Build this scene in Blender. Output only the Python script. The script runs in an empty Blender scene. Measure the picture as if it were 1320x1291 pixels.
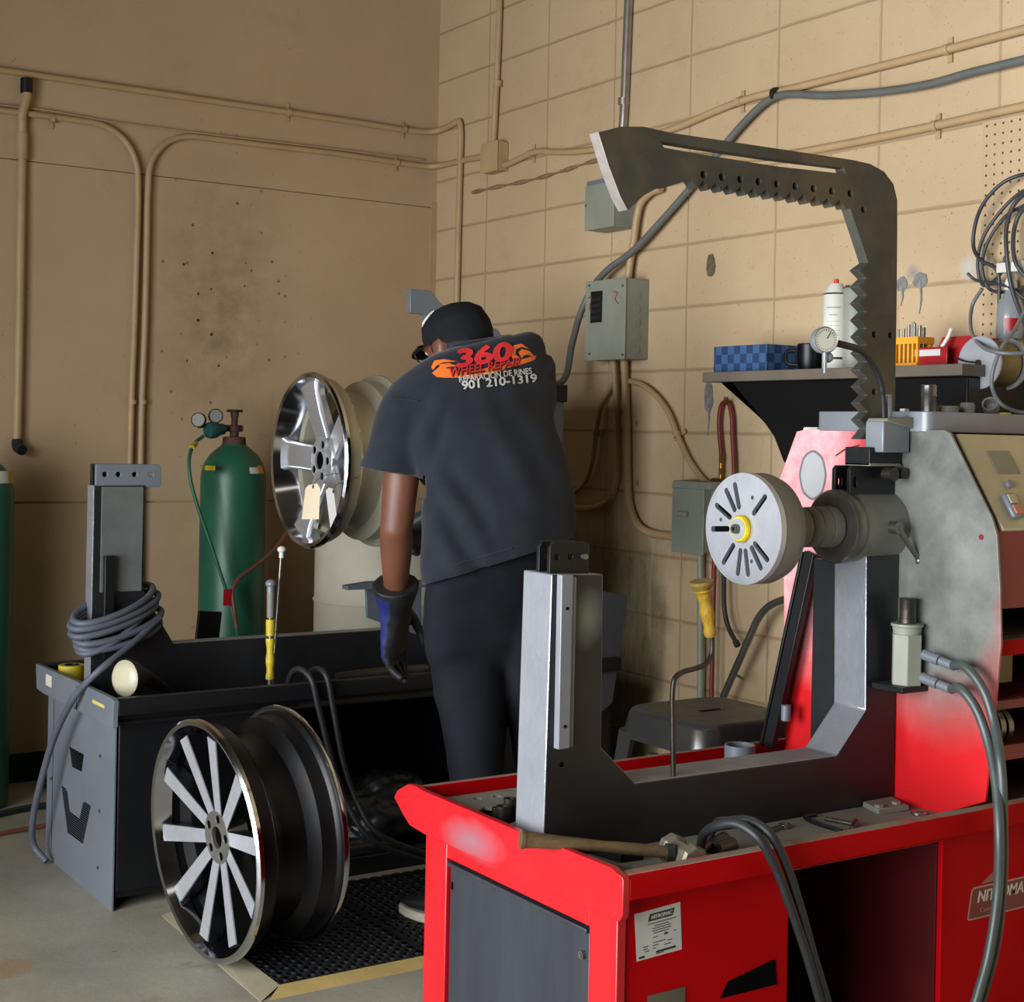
import bpy, bmesh, math, random
import numpy as np
from mathutils import Vector, Matrix, noise
from mathutils.bvhtree import BVHTree
random.seed(7)
C = bpy.context.scene.collection
PI = math.pi
V = Vector

# ------------------------------------------------------------------ camera (standing in the shop, level, slight roll)
FPX, CYP, YAW, ROLL = 1927.67, 557.88, .583666, .019881
CAM = V((-3.125, -5.33, 1.26))
FW = V((math.sin(YAW), math.cos(YAW), 0)); R0 = V((math.cos(YAW), -math.sin(YAW), 0)); U0 = V((0, 0, 1))
RT = R0*math.cos(ROLL)+U0*math.sin(ROLL); UP = U0*math.cos(ROLL)-R0*math.sin(ROLL)
def ray(px, py): return FW+RT*((px-660)/FPX)-UP*((py-CYP)/FPX)
def onx(px, py, x): d = ray(px, py); return CAM+d*((x-CAM.x)/d.x)
def ony(px, py, y): d = ray(px, py); return CAM+d*((y-CAM.y)/d.y)
def onz(px, py, z): d = ray(px, py); return CAM+d*((z-CAM.z)/d.z)
cd = bpy.data.cameras.new('camera'); co = bpy.data.objects.new('camera', cd); C.objects.link(co)
co.matrix_world = Matrix((( RT.x, UP.x, -FW.x, CAM.x), (RT.y, UP.y, -FW.y, CAM.y), (RT.z, UP.z, -FW.z, CAM.z), (0, 0, 0, 1)))
cd.sensor_fit = 'HORIZONTAL'; cd.sensor_width = 36; cd.lens = FPX/1320*36; cd.shift_y = -(645.5-CYP)/1320
cd.clip_start = .05
bpy.context.scene.camera = co

# ------------------------------------------------------------------ materials
def lin(c):
    return tuple(((v/255+.055)/1.055)**2.4 if v > 10 else v/255/12.92 for v in c)+(1,)
class NT:
    def __init__(s, name):
        s.m = bpy.data.materials.new(name); s.m.use_nodes = True
        s.t = s.m.node_tree; s.b = s.t.nodes['Principled BSDF']
    def n(s, typ, **kw):
        x = s.t.nodes.new(typ)
        for k, v in kw.items():
            if k.startswith('i_'): x.inputs[int(k[2:]) if k[2:].isdigit() else k[2:].replace('_', ' ')].default_value = v
            else: setattr(x, k, v)
        return x
    def l(s, a, b): s.t.links.new(a, b)
    def coord(s, scale=(1, 1, 1), kind='Object'):
        tc = s.n('ShaderNodeTexCoord'); mp = s.n('ShaderNodeMapping'); mp.inputs['Scale'].default_value = scale
        s.l(tc.outputs[kind], mp.inputs['Vector']); return mp.outputs['Vector']
    def noise(s, scale, detail=4, rough=.55, vec=None, dist=0):
        x = s.n('ShaderNodeTexNoise'); x.inputs['Scale'].default_value = scale; x.inputs['Detail'].default_value = detail
        x.inputs['Roughness'].default_value = rough; x.inputs['Distortion'].default_value = dist
        s.l(vec or s.coord(), x.inputs['Vector']); return x.outputs['Fac']
    def ramp(s, fac, stops):
        r = s.n('ShaderNodeValToRGB'); e = r.color_ramp.elements
        while len(e) < len(stops): e.new(.5)
        for q, (p, c) in zip(e, stops):
            q.position = p; q.color = c if len(c) == 4 else c+(1,)
        s.l(fac, r.inputs['Fac']); return r.outputs['Color']
    def mask(s, fac, a, b):
        r = s.n('ShaderNodeMapRange'); r.clamp = True
        r.inputs['From Min'].default_value = a; r.inputs['From Max'].default_value = b
        s.l(fac, r.inputs['Value']); return r.outputs['Result']
    def mix(s, fac, a, b, mode='MIX'):
        x = s.n('ShaderNodeMix', data_type='RGBA', blend_type=mode)
        for sock, v in ((x.inputs[0], fac), (x.inputs[6], a), (x.inputs[7], b)):
            if hasattr(v, 'is_output') or isinstance(v, bpy.types.NodeSocket): s.l(v, sock)
            else: sock.default_value = v
        return x.outputs[2]
    def math(s, op, a, b=0.):
        x = s.n('ShaderNodeMath', operation=op)
        for i, v in enumerate((a, b)):
            if isinstance(v, bpy.types.NodeSocket): s.l(v, x.inputs[i])
            else: x.inputs[i].default_value = v
        return x.outputs[0]
    def bump(s, h, strength=.3, dist=.01):
        x = s.n('ShaderNodeBump'); x.inputs['Strength'].default_value = strength; x.inputs['Distance'].default_value = dist
        s.l(h, x.inputs['Height']); s.l(x.outputs['Normal'], s.b.inputs['Normal'])
    def up(s, a=.6, b=.9):
        g = s.n('ShaderNodeNewGeometry'); z = s.n('ShaderNodeSeparateXYZ'); s.l(g.outputs['Normal'], z.inputs[0])
        return s.mask(z.outputs['Z'], a, b)
    def xyz(s, kind='Object'):
        tc = s.n('ShaderNodeTexCoord'); z = s.n('ShaderNodeSeparateXYZ'); s.l(tc.outputs[kind], z.inputs[0]); return z.outputs
    def col(s, c): s.l(c, s.b.inputs['Base Color'])
    def rough(s, r):
        if isinstance(r, bpy.types.NodeSocket): s.l(r, s.b.inputs['Roughness'])
        else: s.b.inputs['Roughness'].default_value = r
def mat(name, c, rough=.5, metal=0., var=.12, scale=9., bump=.05, bscale=None, dust=0., dustc=(120, 118, 108), spec=.5, stretch=(1, 1, 1), wear=0., wearc=(150, 150, 150), coat=0.):
    t = NT(name); c = lin(c); v = t.coord(stretch)
    n = t.noise(scale, 5, .6, v)
    lo = tuple(max(0, x*(1-var)) for x in c[:3])+(1,); hi = tuple(min(1, x*(1+var)) for x in c[:3])+(1,)
    cc = t.ramp(n, [(.3, lo), (.7, hi)])
    if wear:
        w = t.mask(t.noise(scale*2.3, 8, .75, v), .62, .72)
        cc = t.mix(t.math('MULTIPLY', w, wear), cc, lin(wearc))
    rr = rough
    if dust:
        d = t.math('MULTIPLY', t.up(), t.math('MULTIPLY', t.mask(t.noise(14, 6, .7, v), .2, .75), dust))
        cc = t.mix(d, cc, lin(dustc))
        rr = t.math('ADD', t.math('MULTIPLY', d, .9-rough), rough)
    t.col(cc); t.rough(rr)
    t.b.inputs['Metallic'].default_value = metal
    t.b.inputs['Specular IOR Level'].default_value = spec
    t.b.inputs['Coat Weight'].default_value = coat
    if bump: t.bump(t.noise(bscale or scale*6, 4, .6, v), bump, .01)
    return t.m
M = {}
M['black_paint'] = mat('black_paint', (15, 16, 18), .45, 0, .25, 7, .05, dust=.35, dustc=(95, 95, 92), wear=.3, wearc=(52, 54, 56), spec=.35)
M['slate_paint'] = mat('slate_paint', (106, 112, 120), .42, .1, .12, 5, .04, dust=.55, dustc=(120, 120, 116), wear=.15, wearc=(50, 52, 55))
M['steel_paint'] = mat('steel_paint', (118, 122, 128), .42, .2, .12, 6, .05, dust=.4, dustc=(130, 130, 124), wear=.3, wearc=(80, 80, 82))
M['dust_top'] = mat('dusty_deck', (116, 116, 104), .75, 0, .14, 9, .08, wear=.35, wearc=(84, 84, 78))
M['red_paint'] = mat('red_paint', (158, 2, 8), .6, 0, .1, 4, .03, dust=1.6, dustc=(128, 122, 106), wear=.12, wearc=(124, 6, 12), spec=.06)
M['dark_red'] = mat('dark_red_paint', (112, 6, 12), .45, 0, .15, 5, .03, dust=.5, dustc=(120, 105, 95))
M['grey_door'] = mat('grey_door_paint', (74, 80, 90), .42, .05, .1, 6, .03, wear=.1, wearc=(110, 112, 114))
M['rubber'] = mat('black_rubber', (24, 25, 27), .55, 0, .2, 20, .1, dust=.3, dustc=(80, 80, 76))
M['hose'] = mat('grey_green_hose', (62, 70, 68), .4, 0, .2, 20, .03, dust=.4, dustc=(120, 122, 112))
M['cable_grey'] = mat('grey_cable', (78, 82, 92), .55, 0, .12, 20, .02)
M['polished_alu'] = mat('polished_aluminium', (206, 208, 214), .3, .8, .06, 12, .02)
M['cable_dark'] = mat('dark_grey_cable', (96, 97, 93), .5, 0, .12, 20, .02)
M['chrome'] = mat('chrome', (205, 207, 212), .12, 1., .05, 10, .0)
M['alu'] = mat('machined_aluminium', (176, 178, 184), .38, .55, .08, 30, .03)
M['cast_alu'] = mat('cast_aluminium_barrel', (178, 172, 152), .42, .6, .08, 6, .06)
M['gloss_black'] = mat('gloss_black', (8, 8, 10), .38, 0, .2, 6, .02, spec=.3)
M['steel'] = mat('bare_steel', (120, 118, 112), .36, .85, .18, 12, .08)
M['dark_steel'] = mat('dark_oily_steel', (66, 62, 54), .42, .7, .3, 10, .1)
M['rusty'] = mat('rusty_steel', (78, 52, 42), .75, .3, .3, 20, .2)
M['brass'] = mat('brass', (150, 112, 52), .35, .9, .1, 20, .02)
M['tan_pipe'] = mat('tan_painted_conduit', (172, 144, 106), .5, 0, .1, 9, .05)
M['emt'] = mat('galvanised_conduit', (160, 155, 145), .35, .8, .12, 20, .03)
M['box_grey'] = mat('grey_green_enamel', (133, 136, 122), .5, 0, .1, 8, .04, dust=.4, dustc=(110, 105, 92), wear=.25, wearc=(110, 104, 88))
M['green_tank'] = mat('green_cylinder_paint', (28, 84, 62), .42, .05, .22, 5, .06, wear=.35, wearc=(40, 44, 40))
M['teal'] = mat('teal_regulator', (24, 74, 78), .4, .2, .2, 12, .03)
M['yellow'] = mat('yellow_tape', (190, 166, 34), .5, 0, .3, 22, .1, wear=.6, wearc=(84, 76, 40))
M['white'] = mat('off_white', (205, 203, 194), .5, 0, .06, 8, .02)
M['paper'] = mat('manila_paper', (222, 206, 176), .8, 0, .04, 8, .02)
M['greypaper'] = mat('grey_paper', (190, 188, 184), .8, 0, .04, 8, .02)
M['sticker'] = mat('grey_sticker', (168, 170, 164), .55, 0, .05, 20, .0)
M['ink'] = mat('black_ink', (28, 30, 30), .6, 0, .1, 20, 0)
M['drum'] = mat('whitewashed_drum', (196, 188, 168), .6, 0, .1, 5, .05, wear=.45, wearc=(150, 138, 112))
M['wood'] = mat('worn_wood_handle', (80, 63, 38), .55, 0, .3, 6, .1, stretch=(3, 30, 30))
M['shelf_wood'] = mat('dark_shelf_board', (92, 82, 70), .6, 0, .2, 6, .08, dust=.4, dustc=(120, 112, 98))
M['blue_card'] = None
M['red_plastic'] = mat('red_plastic', (150, 24, 28), .35, 0, .12, 8, .02)
M['orange_plastic'] = mat('orange_plastic', (224, 152, 40), .45, 0, .08, 10, .02)
M['stool'] = mat('gunmetal_lacquer', (84, 82, 80), .25, .75, .15, 5, .02, dust=.5, dustc=(110, 104, 98))
M['glass_lens'] = mat('frosted_lens', (186, 178, 152), .35, 0, .14, 10, .04)
M['beige_panel'] = mat('beige_control_panel', (172, 164, 132), .5, .1, .12, 6, .03, wear=.3, wearc=(140, 130, 100))
M['mat_border'] = mat('yellow_mat_border', (176, 150, 92), .75, 0, .15, 7, .1, wear=.4, wearc=(120, 108, 80))
M['mat_rubber'] = mat('mat_rubber', (20, 22, 24), .55, 0, .2, 15, .1)
M['cap_orange'] = mat('red_cap', (205, 48, 40), .4, 0, .05, 8, 0)
M['dark_cloth'] = mat('black_plastic_bag', (26, 27, 27), .35, 0, .25, 8, .25, bscale=14)
M['soot'] = mat('grey_overspray_primer', (122, 122, 116), .6, .1, .1, 6, .02)
M['redhose'] = mat('red_hose', (112, 30, 32), .5, 0, .15, 20, .03)
M['greenhose'] = mat('green_hose', (38, 92, 66), .45, 0, .15, 20, .03)
M['brownhose'] = mat('brown_hose', (108, 62, 48), .5, 0, .15, 20, .03)
M['hole'] = mat('black_hole', (5, 5, 6), .9, 0, .1, 8, 0, spec=.05)  # flat black that stands in for the shade inside holes and slots

# blue chequered carton
t = NT('blue_chequered_card'); v = t.coord()
ch = t.n('ShaderNodeTexChecker'); ch.inputs['Scale'].default_value = 38; t.l(v, ch.inputs['Vector'])
ch.inputs['Color1'].default_value = lin((52, 84, 124)); ch.inputs['Color2'].default_value = lin((32, 54, 88)); t.col(ch.outputs['Color']); t.rough(.45); M['blue_card'] = t.m

# tan wall paint, flat sheeting (wall_back)
def wall_common(t, extra=None):
    v = t.coord()
    base = t.ramp(t.noise(1.1, 6, .6, v), [(.3, lin((177, 152, 119))), (.7, lin((194, 169, 135)))])
    base = t.mix(t.math('MULTIPLY', t.mask(t.noise(3.4, 8, .75, v), .55, .75), .3), base, lin((146, 120, 84)))
    spk = t.n('ShaderNodeTexVoronoi'); spk.inputs['Scale'].default_value = 34; t.l(v, spk.inputs['Vector'])
    sp = t.math('MULTIPLY', t.mask(spk.outputs['Distance'], .1, .05), t.mask(t.noise(5, 3, .5, v), .56, .62))
    base = t.mix(t.math('MULTIPLY', sp, .75), base, lin((70, 56, 40)))
    return v, base
t = NT('tan_painted_sheeting'); v, base = wall_common(t)
base = t.mix(.15, base, lin((120, 86, 48)))
o = t.xyz()
# sooty splatter above the green cylinder: a stain with its own outline
dx = t.math('MULTIPLY', t.math('SUBTRACT', o['X'], -.93), 2.2); dz = t.math('MULTIPLY', t.math('SUBTRACT', o['Z'], 1.72), 1.15)
d = t.math('SQRT', t.math('ADD', t.math('MULTIPLY', dx, dx), t.math('MULTIPLY', dz, dz)))
sm = t.math('MULTIPLY', t.mask(d, .75, .1), t.mask(t.noise(9, 7, .7, v), .35, .8))
base = t.mix(t.math('MULTIPLY', sm, .7), base, lin((84, 72, 54)))
fl = t.n('ShaderNodeTexVoronoi'); fl.inputs['Scale'].default_value = 26; fl.inputs['Randomness'].default_value = 1; t.l(v, fl.inputs['Vector'])
fm = t.math('MULTIPLY', t.mask(fl.outputs['Distance'], .2, .12), t.math('MULTIPLY', t.mask(d, .9, .3), t.mask(t.noise(21, 3, .6, v), .5, .56)))
base = t.mix(fm, base, lin((34, 32, 30)))
sc = t.mask(t.noise(2.6, 6, .7, t.coord((3, 1, .5))), .66, .74)
base = t.mix(t.math('MULTIPLY', sc, .25), base, lin((118, 100, 78)))
t.col(base); t.rough(t.mask(t.noise(3, 4, .6, v), -.6, 1.1)); t.bump(t.noise(40, 4, .6, v), .08, .01); t.b.inputs['Specular IOR Level'].default_value = .3
M['wall_back'] = t.m
# tan painted concrete blocks laid in stack bond (wall_right)
t = NT('tan_painted_block'); v, base = wall_common(t)
o = t.xyz()
def groove(val, pitch, off, w):
    a = t.math('ADD', val, -off+40*pitch); m = t.math('MODULO', a, pitch)
    q = t.math('ABSOLUTE', t.math('SUBTRACT', m, pitch/2)); return t.mask(q, pitch/2-w, pitch/2-w*.3)
wob = t.math('MULTIPLY', t.math('SUBTRACT', t.noise(7, 3, .6, v), .5), .006)
gz = groove(t.math('ADD', o['Z'], wob), .2032, .0528, .0065); gy = groove(t.math('ADD', o['Y'], wob), .4064, .0225, .0065)
g = t.math('MAXIMUM', gz, t.math('MULTIPLY', gy, .75))
base = t.mix(t.math('MULTIPLY', g, .42), base, lin((112, 88, 58)))
pit = t.n('ShaderNodeTexVoronoi'); pit.inputs['Scale'].default_value = 90; t.l(v, pit.inputs['Vector'])
pm = t.math('MULTIPLY', t.mask(pit.outputs['Distance'], .16, .08), t.mask(t.noise(30, 2, .5, v), .5, .6))
base = t.mix(t.math('MULTIPLY', pm, .7), base, lin((110, 86, 58)))
# bare grey-green scuffed patch low on the wall
dy = t.math('ABSOLUTE', t.math('SUBTRACT', o['Y'], -1.12))
gm = t.math('MULTIPLY', t.mask(t.math('ADD', dy, t.math('MULTIPLY', t.noise(6, 6, .7, v), .35)), .62, .5), t.mask(t.math('ADD', o['Z'], t.math('MULTIPLY', t.noise(5, 6, .7, v), .25)), 1.13, .98))
base = t.mix(t.math('MULTIPLY', gm, .85), base, t.ramp(t.noise(8, 8, .75, t.coord((4, 4, 1))), [(.35, lin((84, 82, 62))), (.65, lin((140, 132, 98)))]))
dm = t.math('MULTIPLY', t.mask(t.noise(4, 8, .75, t.coord((5, 5, 1))), .58, .7), t.mask(o['Z'], 1.6, .7))
base = t.mix(t.math('MULTIPLY', dm, .45), base, lin((92, 86, 70)))
for px_, py_, r_, c_ in ((1249, 345, .05, (186, 188, 186)), (1177, 352, .04, (112, 118, 128)), (1165, 368, .035, (112, 118, 128)), (914, 505, .03, (120, 122, 112))):
    q_ = onx(px_, py_, 0); dy_ = t.math('SUBTRACT', o['Y'], q_.y); dz_ = t.math('SUBTRACT', o['Z'], q_.z)
    dd_ = t.math('ADD', t.math('SQRT', t.math('ADD', t.math('MULTIPLY', dy_, dy_), t.math('MULTIPLY', dz_, dz_))), t.math('MULTIPLY', t.noise(30, 4, .6, v), .02))
    base = t.mix(t.math('MULTIPLY', t.mask(dd_, r_, r_*.25), .75), base, lin(c_))
t.col(base); t.rough(.6); t.b.inputs['Specular IOR Level'].default_value = .25
hh = t.math('SUBTRACT', t.math('MULTIPLY', t.noise(55, 5, .65, v), .25), t.math('ADD', g, t.math('MULTIPLY', pm, .4)))
t.bump(hh, .45, .008)
M['wall_block'] = t.m
# floor: stained sealed concrete
t = NT('stained_concrete'); v = t.coord()
base = t.ramp(t.noise(1.6, 8, .65, v), [(.3, lin((128, 123, 110))), (.55, lin((156, 150, 134))), (.75, lin((172, 165, 148)))])
base = t.mix(t.math('MULTIPLY', t.mask(t.noise(3.1, 8, .7, v), .6, .7), .6), base, lin((84, 74, 58)))
base = t.mix(t.math('MULTIPLY', t.mask(t.noise(5.3, 6, .7, t.coord((1, 1.4, 1))), .68, .73), .8), base, lin((62, 58, 52)))
dx = t.math('SUBTRACT', t.xyz()['X'], -2.2); dy = t.math('MULTIPLY', t.math('SUBTRACT', t.xyz()['Y'], -1.82), 1.5)
d = t.math('ADD', t.math('SQRT', t.math('ADD', t.math('MULTIPLY', dx, dx), t.math('MULTIPLY', dy, dy))), t.math('MULTIPLY', t.noise(16, 5, .6, v), .08))
base = t.mix(t.math('MULTIPLY', t.mask(d, .15, .12), .6), base, lin((150, 122, 80)))
t.col(base); t.rough(t.mask(t.noise(2.2, 5, .6, v), -.3, 1.3)); t.bump(t.noise(60, 4, .6, v), .08, .01)
M['floor'] = t.m
M['ceiling'] = mat('ceiling_paint', (70, 62, 52), .8, 0, .05, 2, .02)
M['plaster'] = mat('shop_wall_paint', (84, 78, 70), .8, 0, .05, 2, .02)

# ------------------------------------------------------------------ mesh helper
class B:
    def __init__(s): s.b = bmesh.new()
    def box(s, lo, hi, mtx=None):
        r = bmesh.ops.create_cube(s.b, size=1)
        lo, hi = V(lo), V(hi); c = (lo+hi)/2; d = hi-lo
        for q in r['verts']:
            q.co = V((q.co.x*d.x, q.co.y*d.y, q.co.z*d.z))+c
            if mtx: q.co = mtx @ q.co
        return s
    def bar(s, a, b, w, h, upv=(0, 0, 1)):
        a, b = V(a), V(b); d = (b-a); L = d.length; x = d/L; y = V(upv).cross(x)
        if y.length < 1e-4: y = V((0, 1, 0)).cross(x)
        y.normalize(); z = x.cross(y)
        m = Matrix(((x.x, y.x, z.x, a.x), (x.y, y.y, z.y, a.y), (x.z, y.z, z.z, a.z), (0, 0, 0, 1)))
        return s.box((0, -w/2, -h/2), (L, w/2, h/2), m)
    def cyl(s, a, b, r, r2=None, seg=24):
        return s.lathe([(0, 0), (r, 0), (r if r2 is None else r2, 1), (0, 1)], a, V(b)-V(a), seg, True)
    def lathe(s, prof, o, ax, seg=32, norm=False, closed=False):
        # prof = [(radius, height)]; height scaled by |ax| if norm
        o, ax = V(o), V(ax); L = ax.length if norm else 1.; z = ax.normalized()
        x = z.orthogonal().normalized() if abs(z.z) > .99 or abs(z.z) > .5 else V((0, 0, 1)).cross(z).normalized()
        y = z.cross(x); rings = []
        for r, h in prof:
            if r < 1e-6: rings.append([s.b.verts.new(o+z*(h*L))])
            else: rings.append([s.b.verts.new(o+z*(h*L)+(x*math.cos(2*PI*k/seg)+y*math.sin(2*PI*k/seg))*r) for k in range(seg)])
        pairs = list(zip(rings, rings[1:]))
        if closed: pairs.append((rings[-1], rings[0]))
        for p, q in pairs:
            for k in range(seg):
                k2 = (k+1) % seg
                if len(p) == 1 and len(q) == 1: continue
                if len(p) == 1: s.b.faces.new((p[0], q[k2], q[k]))
                elif len(q) == 1: s.b.faces.new((p[k], p[k2], q[0]))
                else: s.b.faces.new((p[k], p[k2], q[k2], q[k]))
        return s
    def prism(s, pts, axis, d0, d1):
        f = {'x': lambda p, d: V((d, p[0], p[1])), 'y': lambda p, d: V((p[0], d, p[1])), 'z': lambda p, d: V((p[0], p[1], d))}[axis]
        a = [s.b.verts.new(f(p, d0)) for p in pts]; b = [s.b.verts.new(f(p, d1)) for p in pts]; n = len(pts)
        s.b.faces.new(a); s.b.faces.new(b[::-1])
        for i in range(n): s.b.faces.new((a[i], b[i], b[(i+1) % n], a[(i+1) % n]))
        return s
    def poly3(s, pts, off):
        a = [s.b.verts.new(V(p)) for p in pts]; b = [s.b.verts.new(V(p)+V(off)) for p in pts]; n = len(pts)
        s.b.faces.new(a); s.b.faces.new(b[::-1])
        for i in range(n): s.b.faces.new((a[i], b[i], b[(i+1) % n], a[(i+1) % n]))
        return s
    def holed(s, outer, holes, axis, d0, d1):
        f = {'x': lambda p, d: V((d, p[0], p[1])), 'y': lambda p, d: V((p[0], d, p[1])), 'z': lambda p, d: V((p[0], p[1], d))}[axis]
        tb = bmesh.new(); es = []
        for lp in [outer]+holes:
            vs = [tb.verts.new(f(p, d0)) for p in lp]
            es += [tb.edges.new((vs[i], vs[(i+1) % len(vs)])) for i in range(len(vs))]
        bmesh.ops.triangle_fill(tb, use_beauty=True, use_dissolve=False, edges=es)
        r = bmesh.ops.extrude_face_region(tb, geom=tb.faces[:])
        dv = f((0, 0), d1)-f((0, 0), d0)
        for g in r['geom']:
            if isinstance(g, bmesh.types.BMVert): g.co += dv
        bmesh.ops.recalc_face_normals(tb, faces=tb.faces[:])
        me = bpy.data.meshes.new('tmp'); tb.to_mesh(me); tb.free(); s.b.from_mesh(me); bpy.data.meshes.remove(me)
        return s
    def tube(s, pts, r, seg=10, sub=6, cap=True, closed=False, flat=False):
        P = [V(p) for p in pts]
        Q = P if flat else catmull(P, sub, closed)
        n = len(Q); rings = []; up = None
        for i, p in enumerate(Q):
            if closed: d = (Q[(i+1) % n]-Q[i-1])
            else: d = Q[min(i+1, n-1)]-Q[max(i-1, 0)]
            if d.length < 1e-7: d = V((0, 0, 1))
            d.normalize()
            if up is None: up = d.orthogonal().normalized()
            up = (up-d*up.dot(d)); up.normalize(); w = d.cross(up)
            rr = r(i/(n-1)) if callable(r) else r
            rings.append([s.b.verts.new(p+(up*math.cos(2*PI*k/seg)+w*math.sin(2*PI*k/seg))*rr) for k in range(seg)])
        for i in range(n-1+(1 if closed else 0)):
            p, q = rings[i], rings[(i+1) % n]
            for k in range(seg): s.b.faces.new((p[k], p[(k+1) % seg], q[(k+1) % seg], q[k]))
        if cap and not closed: s.b.faces.new(rings[0][::-1]); s.b.faces.new(rings[-1])
        return s
    def ball(s, c, r, sc=(1, 1, 1), seg=20, mtx=None):
        q = bmesh.ops.create_uvsphere(s.b, u_segments=seg, v_segments=max(8, seg//2), radius=1)
        for v in q['verts']:
            p = V((v.co.x*r*sc[0], v.co.y*r*sc[1], v.co.z*r*sc[2]))
            v.co = (mtx @ p if mtx else p)+V(c)
        return s
    def loft(s, rings, cap=True):
        vs = [[s.b.verts.new(V(p)) for p in r] for r in rings]; n = len(vs[0])
        for p, q in zip(vs, vs[1:]):
            for k in range(n): s.b.faces.new((p[k], p[(k+1) % n], q[(k+1) % n], q[k]))
        if cap: s.b.faces.new(vs[0][::-1]); s.b.faces.new(vs[-1])
        return s
def catmull(P, sub, closed=False):
    n = len(P)
    if n < 3: return P
    out = []
    for i in range(n if closed else n-1):
        p1, p2 = P[i], P[(i+1) % n]
        p0 = P[i-1] if (i > 0 or closed) else p1*2-p2
        p3 = P[(i+2) % n] if (closed or i+2 < n) else p2*2-p1
        d01 = max((p1-p0).length, 1e-5)**.5; d12 = max((p2-p1).length, 1e-5)**.5; d23 = max((p3-p2).length, 1e-5)**.5
        m1 = (p1-p0)/d01-(p2-p0)/(d01+d12)+(p2-p1)/d12; m2 = (p2-p1)/d12-(p3-p1)/(d12+d23)+(p3-p2)/d23
        m1 *= d12; m2 *= d12
        for k in range(sub):
            u = k/sub; u2 = u*u; u3 = u2*u
            out.append(p1*(2*u3-3*u2+1)+m1*(u3-2*u2+u)+p2*(-2*u3+3*u2)+m2*(u3-u2))
    if not closed: out.append(P[-1])
    return out
def wloc(o):
    l = V((0, 0, 0))
    while o: l = l+o.location; o = o.parent
    return l
def part(name, b, m, parent=None, bev=0., smooth=40, label=None, kind=None, keep=None):
    """links the shape as ONE mesh object; vertices are given in world coordinates"""
    off = wloc(parent) if parent else (V(keep) if keep else V((0, 0, 0)))
    for v in b.b.verts: v.co -= off
    bmesh.ops.recalc_face_normals(b.b, faces=b.b.faces[:])
    me = bpy.data.meshes.new(name); b.b.to_mesh(me); b.b.free()
    me.materials.append(M[m] if isinstance(m, str) else m)
    if smooth is not None:
        me.polygons.foreach_set('use_smooth', [True]*len(me.polygons))
        me.set_sharp_from_angle(angle=math.radians(smooth))
    o = bpy.data.objects.new(name, me); C.objects.link(o)
    if parent: o.parent = parent
    elif keep: o.location = keep
    if bev:
        md = o.modifiers.new('bevel', 'BEVEL'); md.width = bev; md.segments = 2; md.limit_method = 'ANGLE'; md.angle_limit = math.radians(40); md.harden_normals = False
    if label: o['label'] = label
    if kind: o['kind'] = kind
    return o
def tag(o, label, cat, group=None):
    o['label'] = label; o['category'] = cat
    if group: o['group'] = group
    return o
def thing(name, label, cat, loc, group=None):
    o = bpy.data.objects.new(name, None); C.objects.link(o); o.location = loc; o.empty_display_size = .05
    return tag(o, label, cat, group)
def struct(name, b, m, bev=0., smooth=40):
    o = part(name, b, m, None, bev, smooth); o['kind'] = 'structure'; return o
def circ2(cx, cy, r, n=16, ph=0): return [(cx+r*math.cos(2*PI*k/n+ph), cy+r*math.sin(2*PI*k/n+ph)) for k in range(n)]
def rrect(x0, y0, x1, y1, r, n=4):
    out = []
    for cx, cy, a in ((x1-r, y1-r, 0), (x0+r, y1-r, PI/2), (x0+r, y0+r, PI), (x1-r, y0+r, 1.5*PI)):
        out += [(cx+r*math.cos(a+k*PI/2/n), cy+r*math.sin(a+k*PI/2/n)) for k in range(n+1)]
    return out
def text_mesh(s, size, shear=0., bold=0., extrude=.0004):
    cu = bpy.data.curves.new('txt', 'FONT'); cu.body = s; cu.size = size; cu.shear = shear; cu.offset = bold; cu.extrude = extrude
    cu.align_x = 'CENTER'; cu.align_y = 'CENTER'
    o = bpy.data.objects.new('txt', cu); C.objects.link(o)
    dg = bpy.context.evaluated_depsgraph_get(); dg.update()
    me = bpy.data.meshes.new_from_object(o.evaluated_get(dg)); b = B(); b.b.from_mesh(me)
    bpy.data.objects.remove(o); bpy.data.curves.remove(cu); bpy.data.meshes.remove(me)
    return b
def place(b, o, ex, ey):
    o, ex, ey = V(o), V(ex).normalized(), V(ey).normalized(); ez = ex.cross(ey)
    for v in b.b.verts: v.co = o+ex*v.co.x+ey*v.co.y+ez*v.co.z
    return b

# ------------------------------------------------------------------ lights
sc = bpy.context.scene
sc.view_settings.view_transform = 'Standard'; sc.view_settings.look = 'None'; sc.view_settings.gamma = 1; sc.view_settings.exposure = 0.0
w = bpy.data.worlds.new('world'); sc.world = w; w.use_nodes = True
bg = w.node_tree.nodes['Background']; bg.inputs['Color'].default_value = (.86, .93, 1, 1); bg.inputs['Strength'].default_value = .25
def area(name, loc, target, sx, sy, power, col):
    l = bpy.data.lights.new(name, 'AREA'); l.shape = 'RECTANGLE'; l.size = sx; l.size_y = sy; l.energy = power; l.color = col
    o = bpy.data.objects.new(name, l); C.objects.link(o); o.location = loc
    o.rotation_euler = (V(target)-V(loc)).to_track_quat('-Z', 'Y').to_euler(); return o
area('bay_door_daylight', (-4.65, -3.8, 1.15), (0, -3.8, 1.05), 3.5, 2.0, 206, (.93, .97, 1)).data.spread = math.radians(125)
area('ceiling_fill', (-2.6, -4.4, 4.3), (-2.6, -4.4, 0), 2.4, .4, 4, (1, .92, .8))  # weak warm fill lamp added overhead, no fixture behind it

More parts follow.
